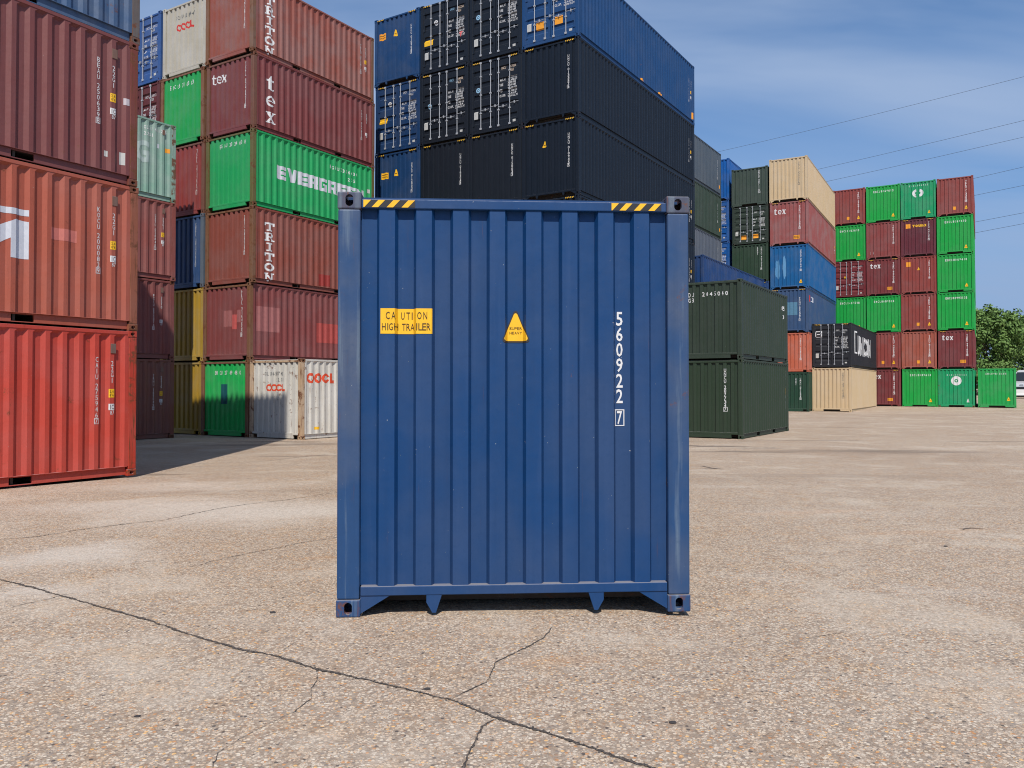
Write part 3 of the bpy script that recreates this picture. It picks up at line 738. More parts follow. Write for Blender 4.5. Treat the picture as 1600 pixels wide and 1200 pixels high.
_t.links.new(mixc(_t, lin((58, 52, 49)), lin((128, 116, 105)), rng(_t, _n.outputs['Fac'], 0.46, 0.66)), _b.inputs['Base Color']); _b.inputs['Roughness'].default_value = 0.95
crack([(-60, 892), (5, 905), (60, 918), (100, 930), (160, 947), (220, 963), (300, 990), (380, 1013), (430, 1022), (500, 1044), (560, 1057), (640, 1075), (700, 1089), (775, 1118), (850, 1140), (920, 1164), (1000, 1190), (1080, 1212)], 0.0092, 1)
crack([(705, 1090), (735, 1075), (760, 1064), (770, 1045), (774, 1033), (800, 1020), (830, 1006), (852, 992), (864, 975)], 0.0042, 2)
crack([(776, 1119), (755, 1132), (748, 1144), (738, 1165), (722, 1196), (716, 1215)], 0.0062, 3)
crack([(500, 1046), (498, 1062), (488, 1072), (489, 1088), (460, 1110), (415, 1132), (370, 1155), (345, 1172), (336, 1192), (330, 1215)], 0.0017, 4)
crack([(0, 843), (60, 838), (120, 828), (200, 818), (260, 812), (300, 803), (350, 793), (400, 786), (440, 782), (480, 776), (505, 772), (540, 768)], 0.0065, 5, amp=0.03)
crack([(300, 885), (350, 872), (400, 862), (440, 855), (480, 846), (540, 838)], 0.0045, 6, amp=0.03)
crack([(10, 950), (40, 943), (80, 935), (105, 928), (120, 926)], 0.0035, 7)
crack([(250, 729), (300, 725), (380, 722), (420, 720), (470, 714), (530, 708)], 0.010, 8, amp=0.05)
crack([(435, 1018), (450, 1010), (470, 998)], 0.002, 9)
crack([(1400, 905), (1430, 899), (1470, 890), (1540, 880)], 0.002, 10)
crack([(1180, 745), (1250, 760), (1330, 770), (1390, 776), (1460, 780)], 0.005, 11, amp=0.05)
crack([(1200, 1000), (1290, 985), (1330, 980)], 0.002, 12)
crack([(1500, 828), (1515, 824), (1540, 827)], 0.010, 13)
crack([(1095, 728), (1110, 731), (1128, 733)], 0.022, 14)

# little stones lying about on the yard
def chip(px, py, r, label, seed):
    bm = bmesh.new(); bmesh.ops.create_icosphere(bm, subdivisions=2, radius=r)
    for v_ in bm.verts:
        v_.co *= 1 + 0.35 * mnoise.noise(v_.co * (1.4 / r) + Vector((seed, 0, 0))); v_.co.z *= 0.45; v_.co.x *= 1.5
    x, y = px_ground(px, py); o = link('loose_stone', to_mesh(bm, 'loose_stone'), flat((62, 58, 58), 0.9)); o.location = (x, y, ground_z(x, y) + r * 0.3)
    tag(o, label, 'stone', 'dark loose stones on the yard')
chip(1049, 1126, 0.012, 'dark loose stone low in front of the right end of the big blue container', 1)
chip(428, 956, 0.016, 'flat dark loose stone just left of the big blue container foot', 3)
chip(219, 1116, 0.010, 'small dark loose stone at the lower left, below the long crack', 5)
chip(668, 1074, 0.012, 'tiny dark loose stone right beside the long crack', 8)
chip(1475, 853, 0.014, 'dark loose stone far out on the open concrete at the right', 9)

# ------------------------------------------------------------------ the blue container in the middle
th = R(-3.58)
HERO = (12, 62, 112)
def hero_id(L, H, r):
    drape(Ink().column('560922', 1.952, 2.088, 0.098, 0.046, 0.1085, 0.014, False), 'container_number', WHITE, 'end', L, H, r)
    drape(Ink().glyph('7', 1.934, 1.300, 0.036, 0.092, 0.012).frame(1.918, 1.288, 0.068, 0.116, 0.0065), 'check_digit', WHITE, 'end', L, H, r)
hero_c = shift((-1.191, 5.565), th, W, 0)
hero = container(hero_c, th, 0.0, L40, HC, HERO, 'large dark blue container standing alone in the foreground with yellow caution labels', None, rust=0.05, frame_rust=0.25, fade=0.45, frame_fade=1.0, post=(36, 72, 116), cast_top=paint((66, 74, 98), 0.66, 0.55, 1.0),
    marks=(M_hazard(), M_caution(), M_warn(1.222, 1.868, 0.187, 0.222, True), hero_id))

# ------------------------------------------------------------------ left: nearest stack at the photo's edge (its long side shows)
T30 = R(30.5); T32 = R(32.0)
def M_sideset(num, size='22G1', yl=True, w=0.8, big=0.092):
    def f(L, H, r):
        u = flat_u(L, L - w); u2 = flat_u(L, L - w + 0.32)
        drape(Ink().column(num, u, 2.10, 0.084, 0.048, 0.1005, 0.0), 'container_number', WHITE, 'side', L, H, r)
        drape(Ink().column(size, u2, 2.04, 0.084, 0.048, 0.1005, 0.0, False), 'size_code', WHITE, 'side', L, H, r)
        if yl:
            drape(Ink().rect(u2 - 0.055, 1.40, 0.11, 0.15), 'height_label', YEL, 'side', L, H, r, 0.0025)
            drape(Ink().line('2.6', u2 - 0.042, 1.485, 0.045, 0.02).line("8'6", u2 - 0.042, 1.42, 0.045, 0.02), 'lettering', BLACK, 'side', L, H, r, 0.005)
        drape(Ink().rect(u2 - 0.055, 1.18, 0.11, 0.11), 'approval_mark', WHITE, 'side', L, H, r, 0.0025)
        drape(Ink().glyph('I', u2 - 0.042, 1.195, 0.02, 0.08).glyph('C', u2 - 0.005, 1.195, 0.04, 0.08), 'lettering', flat((90, 60, 58)), 'side', L, H, r, 0.005)
        drape(Ink().line('87', u2 - 0.03, 1.10, 0.07, 0.032), 'approval_number', WHITE, 'side', L, H, r)
    return f
def em_logo(L, H):
    ik = Ink(); x1 = L - 1.94; c = x1 - 0.42; v = 1.03
    ik.rect(x1 - 1.5, 1.72, 1.5, 0.10)
    for s in (1, -1):
        e = c + s * 0.42
        ik.poly(((e, v), (e, v + .60), (e - s * .20, v + .62), (e - s * .28, v + .575), (e - s * .28, v + .31), (e - s * .28, v)))
        ik.poly(((e - s * .28, v + .31), (e - s * .28, v + .575), (c, v + .50), (c, v + .22)))
    return ik
s1 = shift(corner_at(214.5, 86.8), T30, 0, -L20)
G1 = 'weathered containers stacked at the left edge'
stack(s1, T30, G1, [
    dict(col=(190, 70, 56), label='bright red corrugated container on the ground at the left edge', rust=0.28, frame_rust=0.72, post=(186, 62, 44), fade=0.3, vents=True, marks=(M_sideset('CAIU 2759467'),)),
    dict(col=(170, 88, 68), label='faded orange brown container with large grey letter, directly on the red one', rust=0.30, frame_rust=0.75, fade=0.3, post=(150, 88, 64), vents=True, marks=(M_sideset('KOCU 2000829'), M_ink(em_logo, 'lettering', LETTER, 'side'), M_rect(-1.58, 1.42, 0.45, 0.20, flat((196, 112, 100)), 'side'))),
    dict(col=(122, 68, 66), label='dull maroon container on the orange brown one at the left edge', rust=0.25, frame_rust=0.75, post=(122, 64, 54), fade=0.3, vents=True, marks=(M_sideset('BEAU 2506398'), M_rect(-0.27, 1.42, 0.10, 0.12, flat((196, 186, 190)), 'side', 'torn_sticker'), M_rect(-0.62, 0.42, 0.06, 0.10, STICK, 'side', 'torn_sticker'), M_rect(-0.33, 0.34, 0.09, 0.22, STICK, 'side', 'torn_sticker'))),
    dict(col=(62, 90, 126), label='worn grey blue container cut off by the top left frame edge', rust=0.3, frame_rust=0.7, post=(100, 92, 88), fade=0.8),
    dict(col=(130, 72, 66), label='maroon container fifth from the ground in the left edge stack, above the frame', rust=0.3),
    dict(col=(120, 70, 64), label='maroon container topmost of the left edge stack, above the frame', rust=0.3)], L20, HS)
# further rows of the same block, out of view behind it: they throw the shade on the stacks beyond
for k_, nm in ((1, 'second'), (2, 'third')):
    stack(shift(s1, T30, -2.52 * k_), T30, G1, [dict(col=(120, 66, 58), label='brown container hidden behind the left edge stack, %s row, tier %s' % (nm, n), rust=0.3) for n in ('one', 'two', 'three', 'four', 'five', 'six')], L20, HS)
# stack of four just behind it
s1b = shift(corner_at(273, 47.1), T32, 0, -L20)
G2 = 'four containers stacked behind the left edge stack'
stack(s1b, T32, G2, [
    dict(col=(128, 78, 66), label='brown container on the ground in the gap behind the bright red container', rust=0.2, frame_rust=0.35, vents=True, marks=(M_sideset('TRHU 1690492', '2210'),)),
    dict(col=(128, 70, 66), label='maroon container half in shadow, second from ground behind the left edge stack', rust=0.2, frame_rust=0.4, vents=True, marks=(M_sideset('FCIU 3940740', '2210', False),)),
    dict(col=(142, 78, 72), label='pinkish maroon container right under the sage green one', rust=0.2, frame_rust=0.5, vents=True, marks=(M_sideset('GATU 0288402'),)),
    dict(col=(128, 166, 150), label='pale sage green container topping the stack of four behind the left edge', rust=0.15, frame_rust=0.75, fade=0.9, vents=True,
         marks=(M_txt('GLDU 461245', -1.15, 2.22, 0.11, 0.055, 'side', None, 'container_number', 0.45), M_txt('22G1', -1.15, 2.02, 0.11, 0.06, 'side', None, 'size_code', 0.5), M_txt('G', -1.48, 1.12, 0.72, 0.52, 'side', flat((176, 194, 190)), bold=0.04), M_rect(-0.38, 1.62, 0.16, 0.14, ORG, 'side', 'height_label'), M_rect(-0.70, 1.70, 0.10, 0.14, LETTER, 'side', 'approval_mark')))], L20, HS)

# ------------------------------------------------------------------ left middle: brown and green tower
A0 = corner_at(392, 46.9); PIT = 2.50
GA = 'containers of the tall brown and green tower'
def ever(L, H): return word_line(heavy, 'EVERGREEN', 1.05, 1.12, 0.455, 0.47, 0.497)
def tex_v(L, H): return word_vertical(serif, 'tex', 0.58, 1.86, 0.40, 0.38, 0.56)
def tri_v(L, H): return word_vertical(slab, 'TRITON', 0.56, 2.12, 0.42, 0.29, 0.345)
BROWN = (138, 74, 62); MAROON = (122, 62, 62); GREEN = (34, 160, 92)
RUSTY = (126, 88, 62)
stack(A0, T32, GA, [
    dict(lat=-0.13, col=(30, 172, 84), label='green container with dark patch on the ground, left of the white rusty one', rust=0.08, frame_rust=0.6, post=RUSTY, marks=(M_cone(0.682, 2.10, 0.14, span=1.262, txt='EMCU2749480'), M_rect(1.06, 1.1, 0.32, 0.68, flat((18, 84, 92))))),
    dict(lat=-0.07, col=(130, 68, 66), label='maroon container with pale and red repair patches, directly above the white container', rust=0.12, frame_rust=0.6, post=RUSTY,
         marks=(M_num('HLXU 31640598', 1.98, 2.36, 0.115, 0.07, pitch=0.125), M_rect(1.1, 1.15, 0.42, 0.55, flat((158, 98, 96))), M_rect(1.5, 1.05, 0.22, 0.5, flat((190, 88, 84))), M_rect(1.72, 1.28, 0.2, 0.42, flat((158, 98, 96))),
                M_rect(0.32, 0.98, 0.98, 0.85, flat((158, 98, 96)), 'side'), M_rect(3.05, 0.72, 1.15, 0.72, flat((170, 72, 66)), 'side'))),
    dict(col=BROWN, label='brown container with tall white slab lettering, third from ground below the lettered green one', rust=0.15, frame_rust=0.6, post=RUSTY,
         marks=(M_num('TRIU 34177502', 1.98, 2.30, 0.105, 0.055, pitch=0.105), M_ink(tri_v, 'lettering', WHITE, 'side'), M_rect(3.05, 0.22, 0.62, 0.42, flat((150, 50, 44)), 'side'), M_rect(4.6, 0.2, 0.5, 0.45, flat((150, 50, 44)), 'side'))),
    dict(col=GREEN, label='bright green container with long white block word across its side', rust=0.08, frame_rust=0.6, post=(104, 100, 58), fade=0.35, vents=False,
         marks=(M_cone(0.682, 2.14, 0.14, span=1.262, txt='EGHU3334608'), M_ink(ever, 'lettering', LETTER, 'side'), M_txt('EGHU3334600', 3.6, 2.05, 0.13, 0.075, 'side', None, 'container_number', 0.9), M_txt('22G1', 4.6, 1.78, 0.13, 0.075, 'side', None, 'size_code', 0.9), M_rect(-0.4, 1.55, 0.15, 0.15, STICK, 'side', 'approval_mark'))),
    dict(col=MAROON, label='maroon container with white three letter word on end and side, above the green one', rust=0.12, frame_rust=0.5, post=(118, 78, 62),
         marks=(M_num('TGHU 02465718', 1.98, 2.34, 0.115, 0.07, pitch=0.125), M_ink(lambda L, H: word_line(serif, 'tex', 0.28, 1.84, 0.22, 0.26, 0.26), 'lettering', WHITE, 'end', 0.004), M_ink(tex_v, 'lettering', WHITE, 'side'), M_sideset('TGHU 0246571', '22G1', False))),
    dict(col=(146, 82, 70), label='weathered red brown container with tall white lettering topping the brown and green tower', rust=0.2, frame_rust=0.5, post=RUSTY, fade=0.8,
         marks=(M_num('TRLU 37281025', 1.98, 2.40, 0.115, 0.06, pitch=0.12), M_ink(tri_v, 'lettering', WHITE, 'side'), M_sideset('TRLU 3728102', '22G1')))], L20, HS)
stack(shift(A0, T32, -PIT), T32, GA, [
    dict(lat=-0.1, col=(168, 136, 46), label='mustard yellow container on the ground in shade beside the green one', rust=0.1),
    dict(col=(172, 140, 48), label='mustard yellow container in shade, stacked on the other yellow one', rust=0.1),
    dict(col=(44, 76, 122), label='dark blue container in shade right above the two yellow ones', rust=0.12, frame_rust=0.3, post=(92, 104, 118), marks=(M_num('CBHU 38129501', 1.98, 2.30, 0.11, 0.06),)),
    dict(col=(140, 58, 54), label='red brown container left of the lettered green one, shaded along its foot', rust=0.15, frame_rust=0.5, post=(118, 78, 62), marks=(M_num('TGHU 27139021', 1.98, 2.34, 0.115, 0.07),)),
    dict(col=(32, 156, 80), label='plain green container left of the white lettered maroon one, under the grey one', rust=0.06, frame_rust=0.6, post=RUSTY, marks=(M_cone(0.556, 2.08, 0.15, span=1.262, txt='EMCU6716303'),)),
    dict(col=(178, 172, 158), label='grey white container with small red word, top of the tower', rust=0.12, frame_rust=0.3, fade=0.7,
         marks=(M_txt('OOLU128947', 0.75, 2.02, 0.13, 0.07, 'end', GREYTXT, 'container_number', 0.6), M_ink(lambda L, H: rondel_word(0.92, 1.72, 0.125), 'lettering', RED, 'end')))], L20, HS)
GC = 'containers at the far left of the brown and green tower'
stack(shift(A0, T32, -2 * PIT), T32, GC, [dict(col=(118, 62, 54), label='brown container hidden behind the sage green stack, tier %s' % n, rust=0.2) for n in ('one', 'two', 'three', 'four')] + [
    dict(col=(92, 40, 40), end='door', label='dark maroon container with doors showing, under the blue doors at upper left', rust=0.1, marks=(M_doordata(seed=3, round_mark=False),)),
    dict(col=(48, 84, 142), end='door', label='blue container with white barred doors at upper left behind the grey white one', rust=0.1, marks=(M_doordata(seed=4, round_mark=False),))], L20, HS)
container(shift(A0, T32, PIT - 0.14), T32, yard_z(27), L20, HS, (204, 200, 190), 'white container with orange word and heavy rust on the ground behind the blue one', 'containers of the tall brown and green tower', rust=0.42, frame_rust=0.7, post=(196, 166, 132), fade=0.6,
    marks=(M_txt('OOLU1653742', 0.68, 2.06, 0.12, 0.055, 'end', GREYTXT, 'container_number', 0.55), M_txt('22G1', 1.25, 1.86, 0.12, 0.055, 'end', GREYTXT, 'size_code', 0.9), M_ink(lambda L, H: rondel_word(0.92, 1.66, 0.115), 'lettering', LOGO_ORANGE, 'end'),
           M_ink(lambda L, H: rondel_word(0.44, 1.97, 0.165), 'lettering', LOGO_ORANGE, 'side'), M_rect(0.62, 0.30, 0.22, 0.09, YEL, 'side', 'small_sticker')))

# ------------------------------------------------------------------ centre: dark blue and black tower
E0 = corner_at(905.5, 43.2); PE = 2.465
TE = R(32.3)
GE = 'containers of the dark blue and black tower'
BLK = (21, 28, 38); NAVY = (14, 25, 40); DB = (36, 82, 152)
def dark_rows(col, where): return [dict(col=col, fade=0.2, label='dark container in the hidden lower part of the tower, %s, tier %s' % (where, n), rust=0.05) for n in ('one', 'two', 'three')]
endset = lambda num: (M_hazard(), M_num(num, 1.985, 2.32, 0.098, 0.07, pitch=0.108))
stack(E0, TE, GE, [
    dict(col=NAVY, rough=0.44, fade=0.12, label='black container at the foot of the tower corner, mostly hidden by the blue one', rust=0.05, marks=endset('UNCU 0204117')),
    dict(col=NAVY, rough=0.44, fade=0.12, label='black container second from ground at the tower corner, behind the blue container', rust=0.05, marks=endset('UNCU 0160232') + (M_sideset('UNCU 0160232', '45G1'),)),
    dict(col=NAVY, rough=0.44, fade=0.12, label='black container third from ground at the tower corner, just above the blue container top', rust=0.05, marks=endset('UNCU 0244107') + (M_sideset('UNCU 0244107', '45G1'),)),
    dict(col=(15, 25, 38), rough=0.44, fade=0.12, label='black container with small yellow triangle, under the plain black one at the corner', rust=0.05, frame_rust=0.12, marks=endset('UNCU 0109455') + (M_warn(0.98, 1.92, 0.17, 0.24), M_sideset('UNCU 0109455', '45G1'))),
    dict(col=(15, 25, 38), rough=0.44, fade=0.12, label='plain black container directly under the blue top container of the dark tower', rust=0.05, frame_rust=0.12, marks=endset('UNCU 0133576') + (M_sideset('UNCU 0133576', '45G1'),)),
    dict(col=(22, 66, 114), end='door', label='bright blue container with doors and orange labels topping the dark tower', rust=0.03, fade=0.3,
         marks=(M_doordata('017733', seed=2, round_mark=False, yellow=((0.62, 0.58, 0.34, 0.30), (1.42, 0.62, 0.34, 0.30))), M_hazard(), M_sideset('UNCU 0177330', '45G1'), M_rect(-0.3, 0.25, 0.22, 0.32, ORG, 'side', 'caution_label'), M_rect(5.7, 0.19, 0.3, 0.09, ORG, 'side', 'small_sticker'), M_rect(7.6, 0.19, 0.4, 0.09, ORG, 'side', 'small_sticker')))], L40, HC)
stack(shift(E0, TE, -PE), TE, GE, dark_rows(BLK, 'second column') + [
    dict(col=BLK, rough=0.45, fade=0.12, label='black end walled container under the doors, second column from the tower corner', rust=0.05, marks=endset('UNCU 0150033')),
    dict(col=BLK, rough=0.45, fade=0.12, end='door', label='black container doors with green mark, lower of two beside the plain black container', rust=0.04, marks=(M_doordata('017014', seed=5, code_mat=PEACH, tint=PEACH), M_hazard())),
    dict(col=BLK, rough=0.45, fade=0.12, end='door', label='black container doors beside the top blue doors, right one of two', rust=0.04, marks=(M_doordata('016882', seed=1), M_hazard()))], L40, HC)
stack(shift(E0, TE, -2 * PE), TE, GE, dark_rows(BLK, 'third column') + [
    dict(col=BLK, rough=0.45, fade=0.12, label='black end walled container next to the blue column of the tower', rust=0.05, marks=endset('UNCU 0162044')),
    dict(col=BLK, rough=0.45, fade=0.12, end='door', label='black container doors next to the blue doors, below those with a red triangle', rust=0.04, marks=(M_doordata('014005', seed=3, code_mat=PALEBLUE, tint=PEACH), M_hazard())),
    dict(col=BLK, rough=0.45, fade=0.12, end='door', label='black container doors with red triangle and yellow label at the tower top', rust=0.04, marks=(M_doordata('002258', seed=2, code_mat=PALEBLUE, tint=PEACH, sticker='tri', yellow=((0.2, 1.18, 0.44, 0.24),)), M_hazard()))], L40, HC)
stack(shift(E0, TE, -3 * PE), TE, GE, dark_rows((20, 54, 94), 'blue column') + [
    dict(col=(21, 58, 100), label='dark blue end walled container below the blue doors, left edge of the tower', rust=0.04, marks=endset('UNCU 0120034') + (M_caution(0.36, 1.8, 0.36, 0.27, False), M_warn(1.16, 1.86, 0.19, 0.28))),
    dict(col=(20, 55, 97), end='door', label='dark blue container doors between two blue end walls, left column of the tower', rust=0.04, marks=(M_doordata('015904', seed=2, yellow=((0.22, 1.28, 0.42, 0.22),)), M_hazard())),
    dict(col=(23, 63, 108), label='blue end walled container at the top of the left column of the dark tower', rust=0.04, marks=endset('UNCU 0109083') + (M_caution(0.28, 1.95, 0.36, 0.28, False, ORG), M_warn(1.16, 1.98, 0.19, 0.28)))], L40, HC)

# ------------------------------------------------------------------ behind it to the right
T31 = R(31)
def M_farside(num): return lambda L, H, r: (drape(Ink().column(num, L - 0.75, 2.3, 0.1, 0.07, 0.11), 'container_number', WHITE, 'side', L, H, r), drape(Ink().rect(L - 0.45, 0.5, 0.2, 0.22), 'warning_label', ORG, 'side', L, H, r))
s4 = shift(corner_at(1128.5, 23.2), T32, 0, -L40)
G4 = 'containers stacked right behind the black tower'
SLATE = (74, 84, 92)
stack(s4, T32, G4, [dict(col=SLATE, label='slate container hidden low behind the black tower, tier %s' % n, rust=0.05) for n in ('one', 'two', 'three')] + [
    dict(col=(84, 92, 104), label='slate grey container side just above the long blue container roof', rust=0.06, marks=(M_farside('SEGU 5400310'),)),
    dict(col=(52, 68, 58), label='dark green container side between two slate grey ones behind the tower', rust=0.06, marks=(M_farside('SEGU 4420118'),)),
    dict(col=(72, 84, 96), label='slate grey container side topping the stack right behind the black tower', rust=0.06, marks=(M_farside('SEGU 4420712'),))], L40, HC)
s5 = corner_at(1140.5, 22.7)
G5 = 'bright blue containers behind the dark green column'
BB = (14, 84, 156)
stack(s5, T31, G5, [dict(col=BB, label='bright blue container hidden low in its column, tier %s' % n, rust=0.04) for n in ('one', 'two')] + [
    dict(col=BB, label='bright blue container low behind the dark green column, barely visible', rust=0.04),
    dict(col=BB, end='door', label='bright blue container doors, lower of two beside the dark green column', rust=0.04, marks=(M_doordata('221408', seed=2, round_mark=False),)),
    dict(col=BB, end='door', label='bright blue container doors right below the topmost bright blue end wall', rust=0.04, marks=(M_doordata('220917', seed=6, round_mark=False),)),
    dict(col=(16, 90, 164), label='topmost bright blue container with end wall and side beside the dark green column', rust=0.04, marks=(M_num('UNCU 2209051', 1.55, 2.5, 0.1, 0.07), M_caution(1.5, 0.55, 0.3, 0.36, False, ORG)))], L40, HC)
s5g = corner_at(1201.5, 23.4)
G6 = 'containers of the dark green column'
DG = (42, 56, 48)
stack(s5g, T31, G6, [dict(H=HC, col=(44, 74, 122), label='dark blue container hidden low under the dark green column, tier %s' % n, rust=0.05) for n in ('one', 'two')] + [
    dict(H=HC, col=(44, 74, 122), end='door', label='dark blue container under the dark green column, mostly hidden by the long blue one', rust=0.05, marks=(M_hazard(),)),
    dict(col=(44, 66, 50), label='dark green end walled container at the bottom of the visible dark green column', rust=0.05, marks=(M_num('UNCU 4070214', 1.98, 2.35, 0.12, 0.075), M_num('22G1', 1.72, 2.35, 0.12, 0.075, boxed=False))),
    dict(col=(46, 58, 50), end='door', label='dark green container doors with two orange labels', rust=0.05, marks=(M_doordata('407316', seed=2, round_mark=False, rows=3, yellow=((0.62, 0.32, 0.34, 0.28), (1.42, 0.36, 0.34, 0.28))),)),
    dict(col=(62, 76, 68), style='notch', label='grey green end walled container topping the dark green column', rust=0.06, marks=(M_num('UNCU 4071105', 1.86, 2.35, 0.12, 0.08),))], L20, HS)
# blue and tan column
T29 = R(29.5)
s6 = corner_at(1264, 24.0)
G7 = 'containers of the column topped by the tan one'
TAN = (202, 178, 142)
stack(s6, T29, G7, [
    dict(H=HS, col=(36, 68, 52), label='dark green container on the ground left of the tan one', rust=0.06, marks=(M_num('CMAU 0712345', 1.9, 2.2, 0.11, 0.07), M_num('22G1', 1.62, 2.2, 0.11, 0.07, boxed=False))),
    dict(H=HS, col=(190, 100, 74), label='orange container left of the black doors, with rust stains', rust=0.3, marks=(M_num('CMAU 1187520', 1.9, 2.2, 0.11, 0.06),)),
    dict(col=(52, 80, 118), label='dull dark blue container with pale blue patch, above the orange one', rust=0.14, marks=(M_num('TCNU 5520817', 1.9, 2.3, 0.12, 0.08), M_rect(1.0, 1.15, 0.75, 0.85, flat((86, 132, 160))), M_warn(0.9, 0.35, 0.2, 0.25), M_hazard(),
         M_rect(0.45, 2.05, 0.5, 0.42, RED, 'side', 'logo_panel'), M_txt('CON', 1.05, 2.08, 0.34, 0.3, 'side', LETTER))),
    dict(col=(20, 92, 148), label='clear blue container with pale scraped streak, between maroon and dull blue', rust=0.05, marks=(M_num('UNCU 3370418', 1.95, 2.55, 0.11, 0.08), M_blob(0.48, 1.3, 0.34, 1.25, flat((84, 142, 186)), seed=2), M_blob(0.92, 1.4, 0.22, 1.5, flat((96, 150, 192)), seed=5), M_warn(1.95, 0.35, 0.2, 0.25))),
    dict(col=(150, 82, 80), label='dusty maroon container with white three letter word, under the top tan one', rust=0.1, fade=0.8, marks=(M_serif_h(0.25, 2.08, 0.24, 0.30), M_num('TGBU 5513860', 1.9, 2.55, 0.12, 0.08), M_caution(1.5, 0.36, 0.4, 0.25, False, ORG), M_hazard(), M_sideset('TGBU 5513860', '45G1', True))),
    dict(col=TAN, label='tan container high on top of the maroon and blue column', rust=0.04, fade=0.3, marks=(M_num('UNCU 3300562', 1.9, 2.55, 0.12, 0.07, mat=GREYTXT),))], L40, HC)
container(corner_at(1099.5, 29.3), T32, 2 * (HC + .004), L40, HC, (28, 62, 112), 'long blue container whose roof edge shows above the dark green pair', 'blue containers behind the dark green pair', rust=0.05)
for i, n in enumerate(('lowest', 'second')):
    container(corner_at(1099.5, 29.3), T32, i * (HC + .004), L40, HC, (28, 62, 112), 'blue container hidden behind the dark green pair, %s of the stack' % n, 'blue containers behind the dark green pair', rust=0.05)
# dark green pair in the right foreground
s7 = corner_at(1160, 48.6)
G8 = 'pair of dark green containers in the right foreground'
stack(s7, T32, G8, [
    dict(col=(47, 62, 47), label='dark green container standing on the ground, lower of the right foreground pair', rust=0.06, fade=0.2, frame_rust=0.1, marks=(M_num('UNCU 2077347', 1.86, 2.28, 0.115, 0.075, pitch=0.12), M_rect(-0.45, 1.4, 0.16, 0.25, YEL, 'side', 'height_label'), M_rect(-0.45, 0.85, 0.16, 0.3, STICK, 'side', 'approval_mark'), M_num('UNCU 2077347', -0.42, 2.3, 0.08, 0.05, 'side'))),
    dict(col=(49, 62, 51), label='dark green container with scuffed corner, upper of the right foreground pair', rust=0.07, fade=0.35, marks=(M_txt('EODU', 0.38, 2.08, 0.14, 0.07, 'end', None, 'container_number', 0.85), M_txt('2045040', 1.12, 2.08, 0.14, 0.07, 'end', None, 'container_number', 0.85), M_txt('22GB', 0.38, 1.90, 0.14, 0.07, 'end', None, 'size_code', 0.85),
         M_txt('1845', -0.95, 1.98, 0.16, 0.10, 'side', None, 'container_number'), M_txt('0', -0.62, 1.66, 0.16, 0.10, 'side', None, 'size_code')))], L20, HS)
# tan and black pair
s9 = corner_at(1330.5, 24.1)
def boxy(L, H):
    ik = Ink(); ik.frame(1.5, 0.95, 1.1, 1.5, 0.1)
    u = 1.75
    for ch, w in (('U', 1.0), ('N', 1.1), ('I', 0.35), ('C', 1.0), ('O', 1.1), ('N', 1.1)):
        ik.glyph(ch, u + 1.0, 0.85, w * 0.92, 1.35, 0.03); u += w * 1.12
    return ik
G9 = 'tan container and the black one on it'
stack(s9, T31, G9, [
    dict(col=TAN, style='notch', label='tan container standing on the ground under the black doors', rust=0.04, fade=0.3, marks=(M_num('UNCU 3310227', 1.92, 2.55, 0.13, 0.08, mat=GREYTXT),)),
    dict(col=(36, 38, 44), end='door', label='black container with barred doors and big white word, on the tan one', rust=0.03, fade=0.3,
         marks=(M_doordata('300115', seed=1, round_mark=False, rows=4), M_hazard(), M_ink(lambda L, H: Ink().frame(0.2, 1.98, 0.42, 0.42, 0.05).rect(0.3, 2.15, 0.22, 0.06), 'emblem', WHITE, 'door'), M_ink(boxy, 'lettering', WHITE, 'side')))], L40, HC)

# ------------------------------------------------------------------ far right wall of ends
s10 = corner_at(1523.5, 20.95); PT = 2.50; T30b = R(30)
G10 = 'containers in the far right wall of ends'
RB = (140, 66, 60); DM = (118, 52, 54); LG = (20, 158, 66); TG = (20, 150, 96)
def gr(label, num, col=LG): return dict(col=col, style='notch', label=label, rust=0.02, fade=0.3, marks=(M_cone(0.55, 2.34, 0.17, txt=num, span=1.35, bold=0.02), M_warn(1.95, 0.36, 0.22, 0.27)))
def br(label, num, col=RB, **k): return dict(col=col, label=label, rust=0.06, fade=0.5, marks=(M_num(num, 1.95, 2.55, 0.125, 0.10), M_rect(1.08, 0.42, 0.2, 0.24, ORG, 'end', 'caution_label'), M_warn(1.95, 0.42, 0.2, 0.26)), **k)
def tx(label, num): return dict(col=DM, label=label, rust=0.05, fade=0.5, marks=(M_serif_h(0.26, 2.16, 0.24, 0.29), M_num(num, 1.95, 2.55, 0.125, 0.10), M_caution(1.48, 0.42, 0.38, 0.23, False, ORG), M_hazard()))
def emblem1(L, H):
    a = Ink(); a.ring(1.12, 1.98, 0.10, 0.30, 95, 250, 14); a.ring(1.30, 1.98, 0.10, 0.30, -85, 80, 14); a.rect(1.0, 1.66, 0.10, 0.10); return a
def emblem2(L, H): return Ink().ring(1.22, 1.98, 0.13, 0.35, 0, 360, 24).disk(1.22, 1.98, 0.055)
def touax(L, H):
    return Ink().line('Touax', 0.82, 2.26, 0.19, 0.17, 0.2, 0.05)
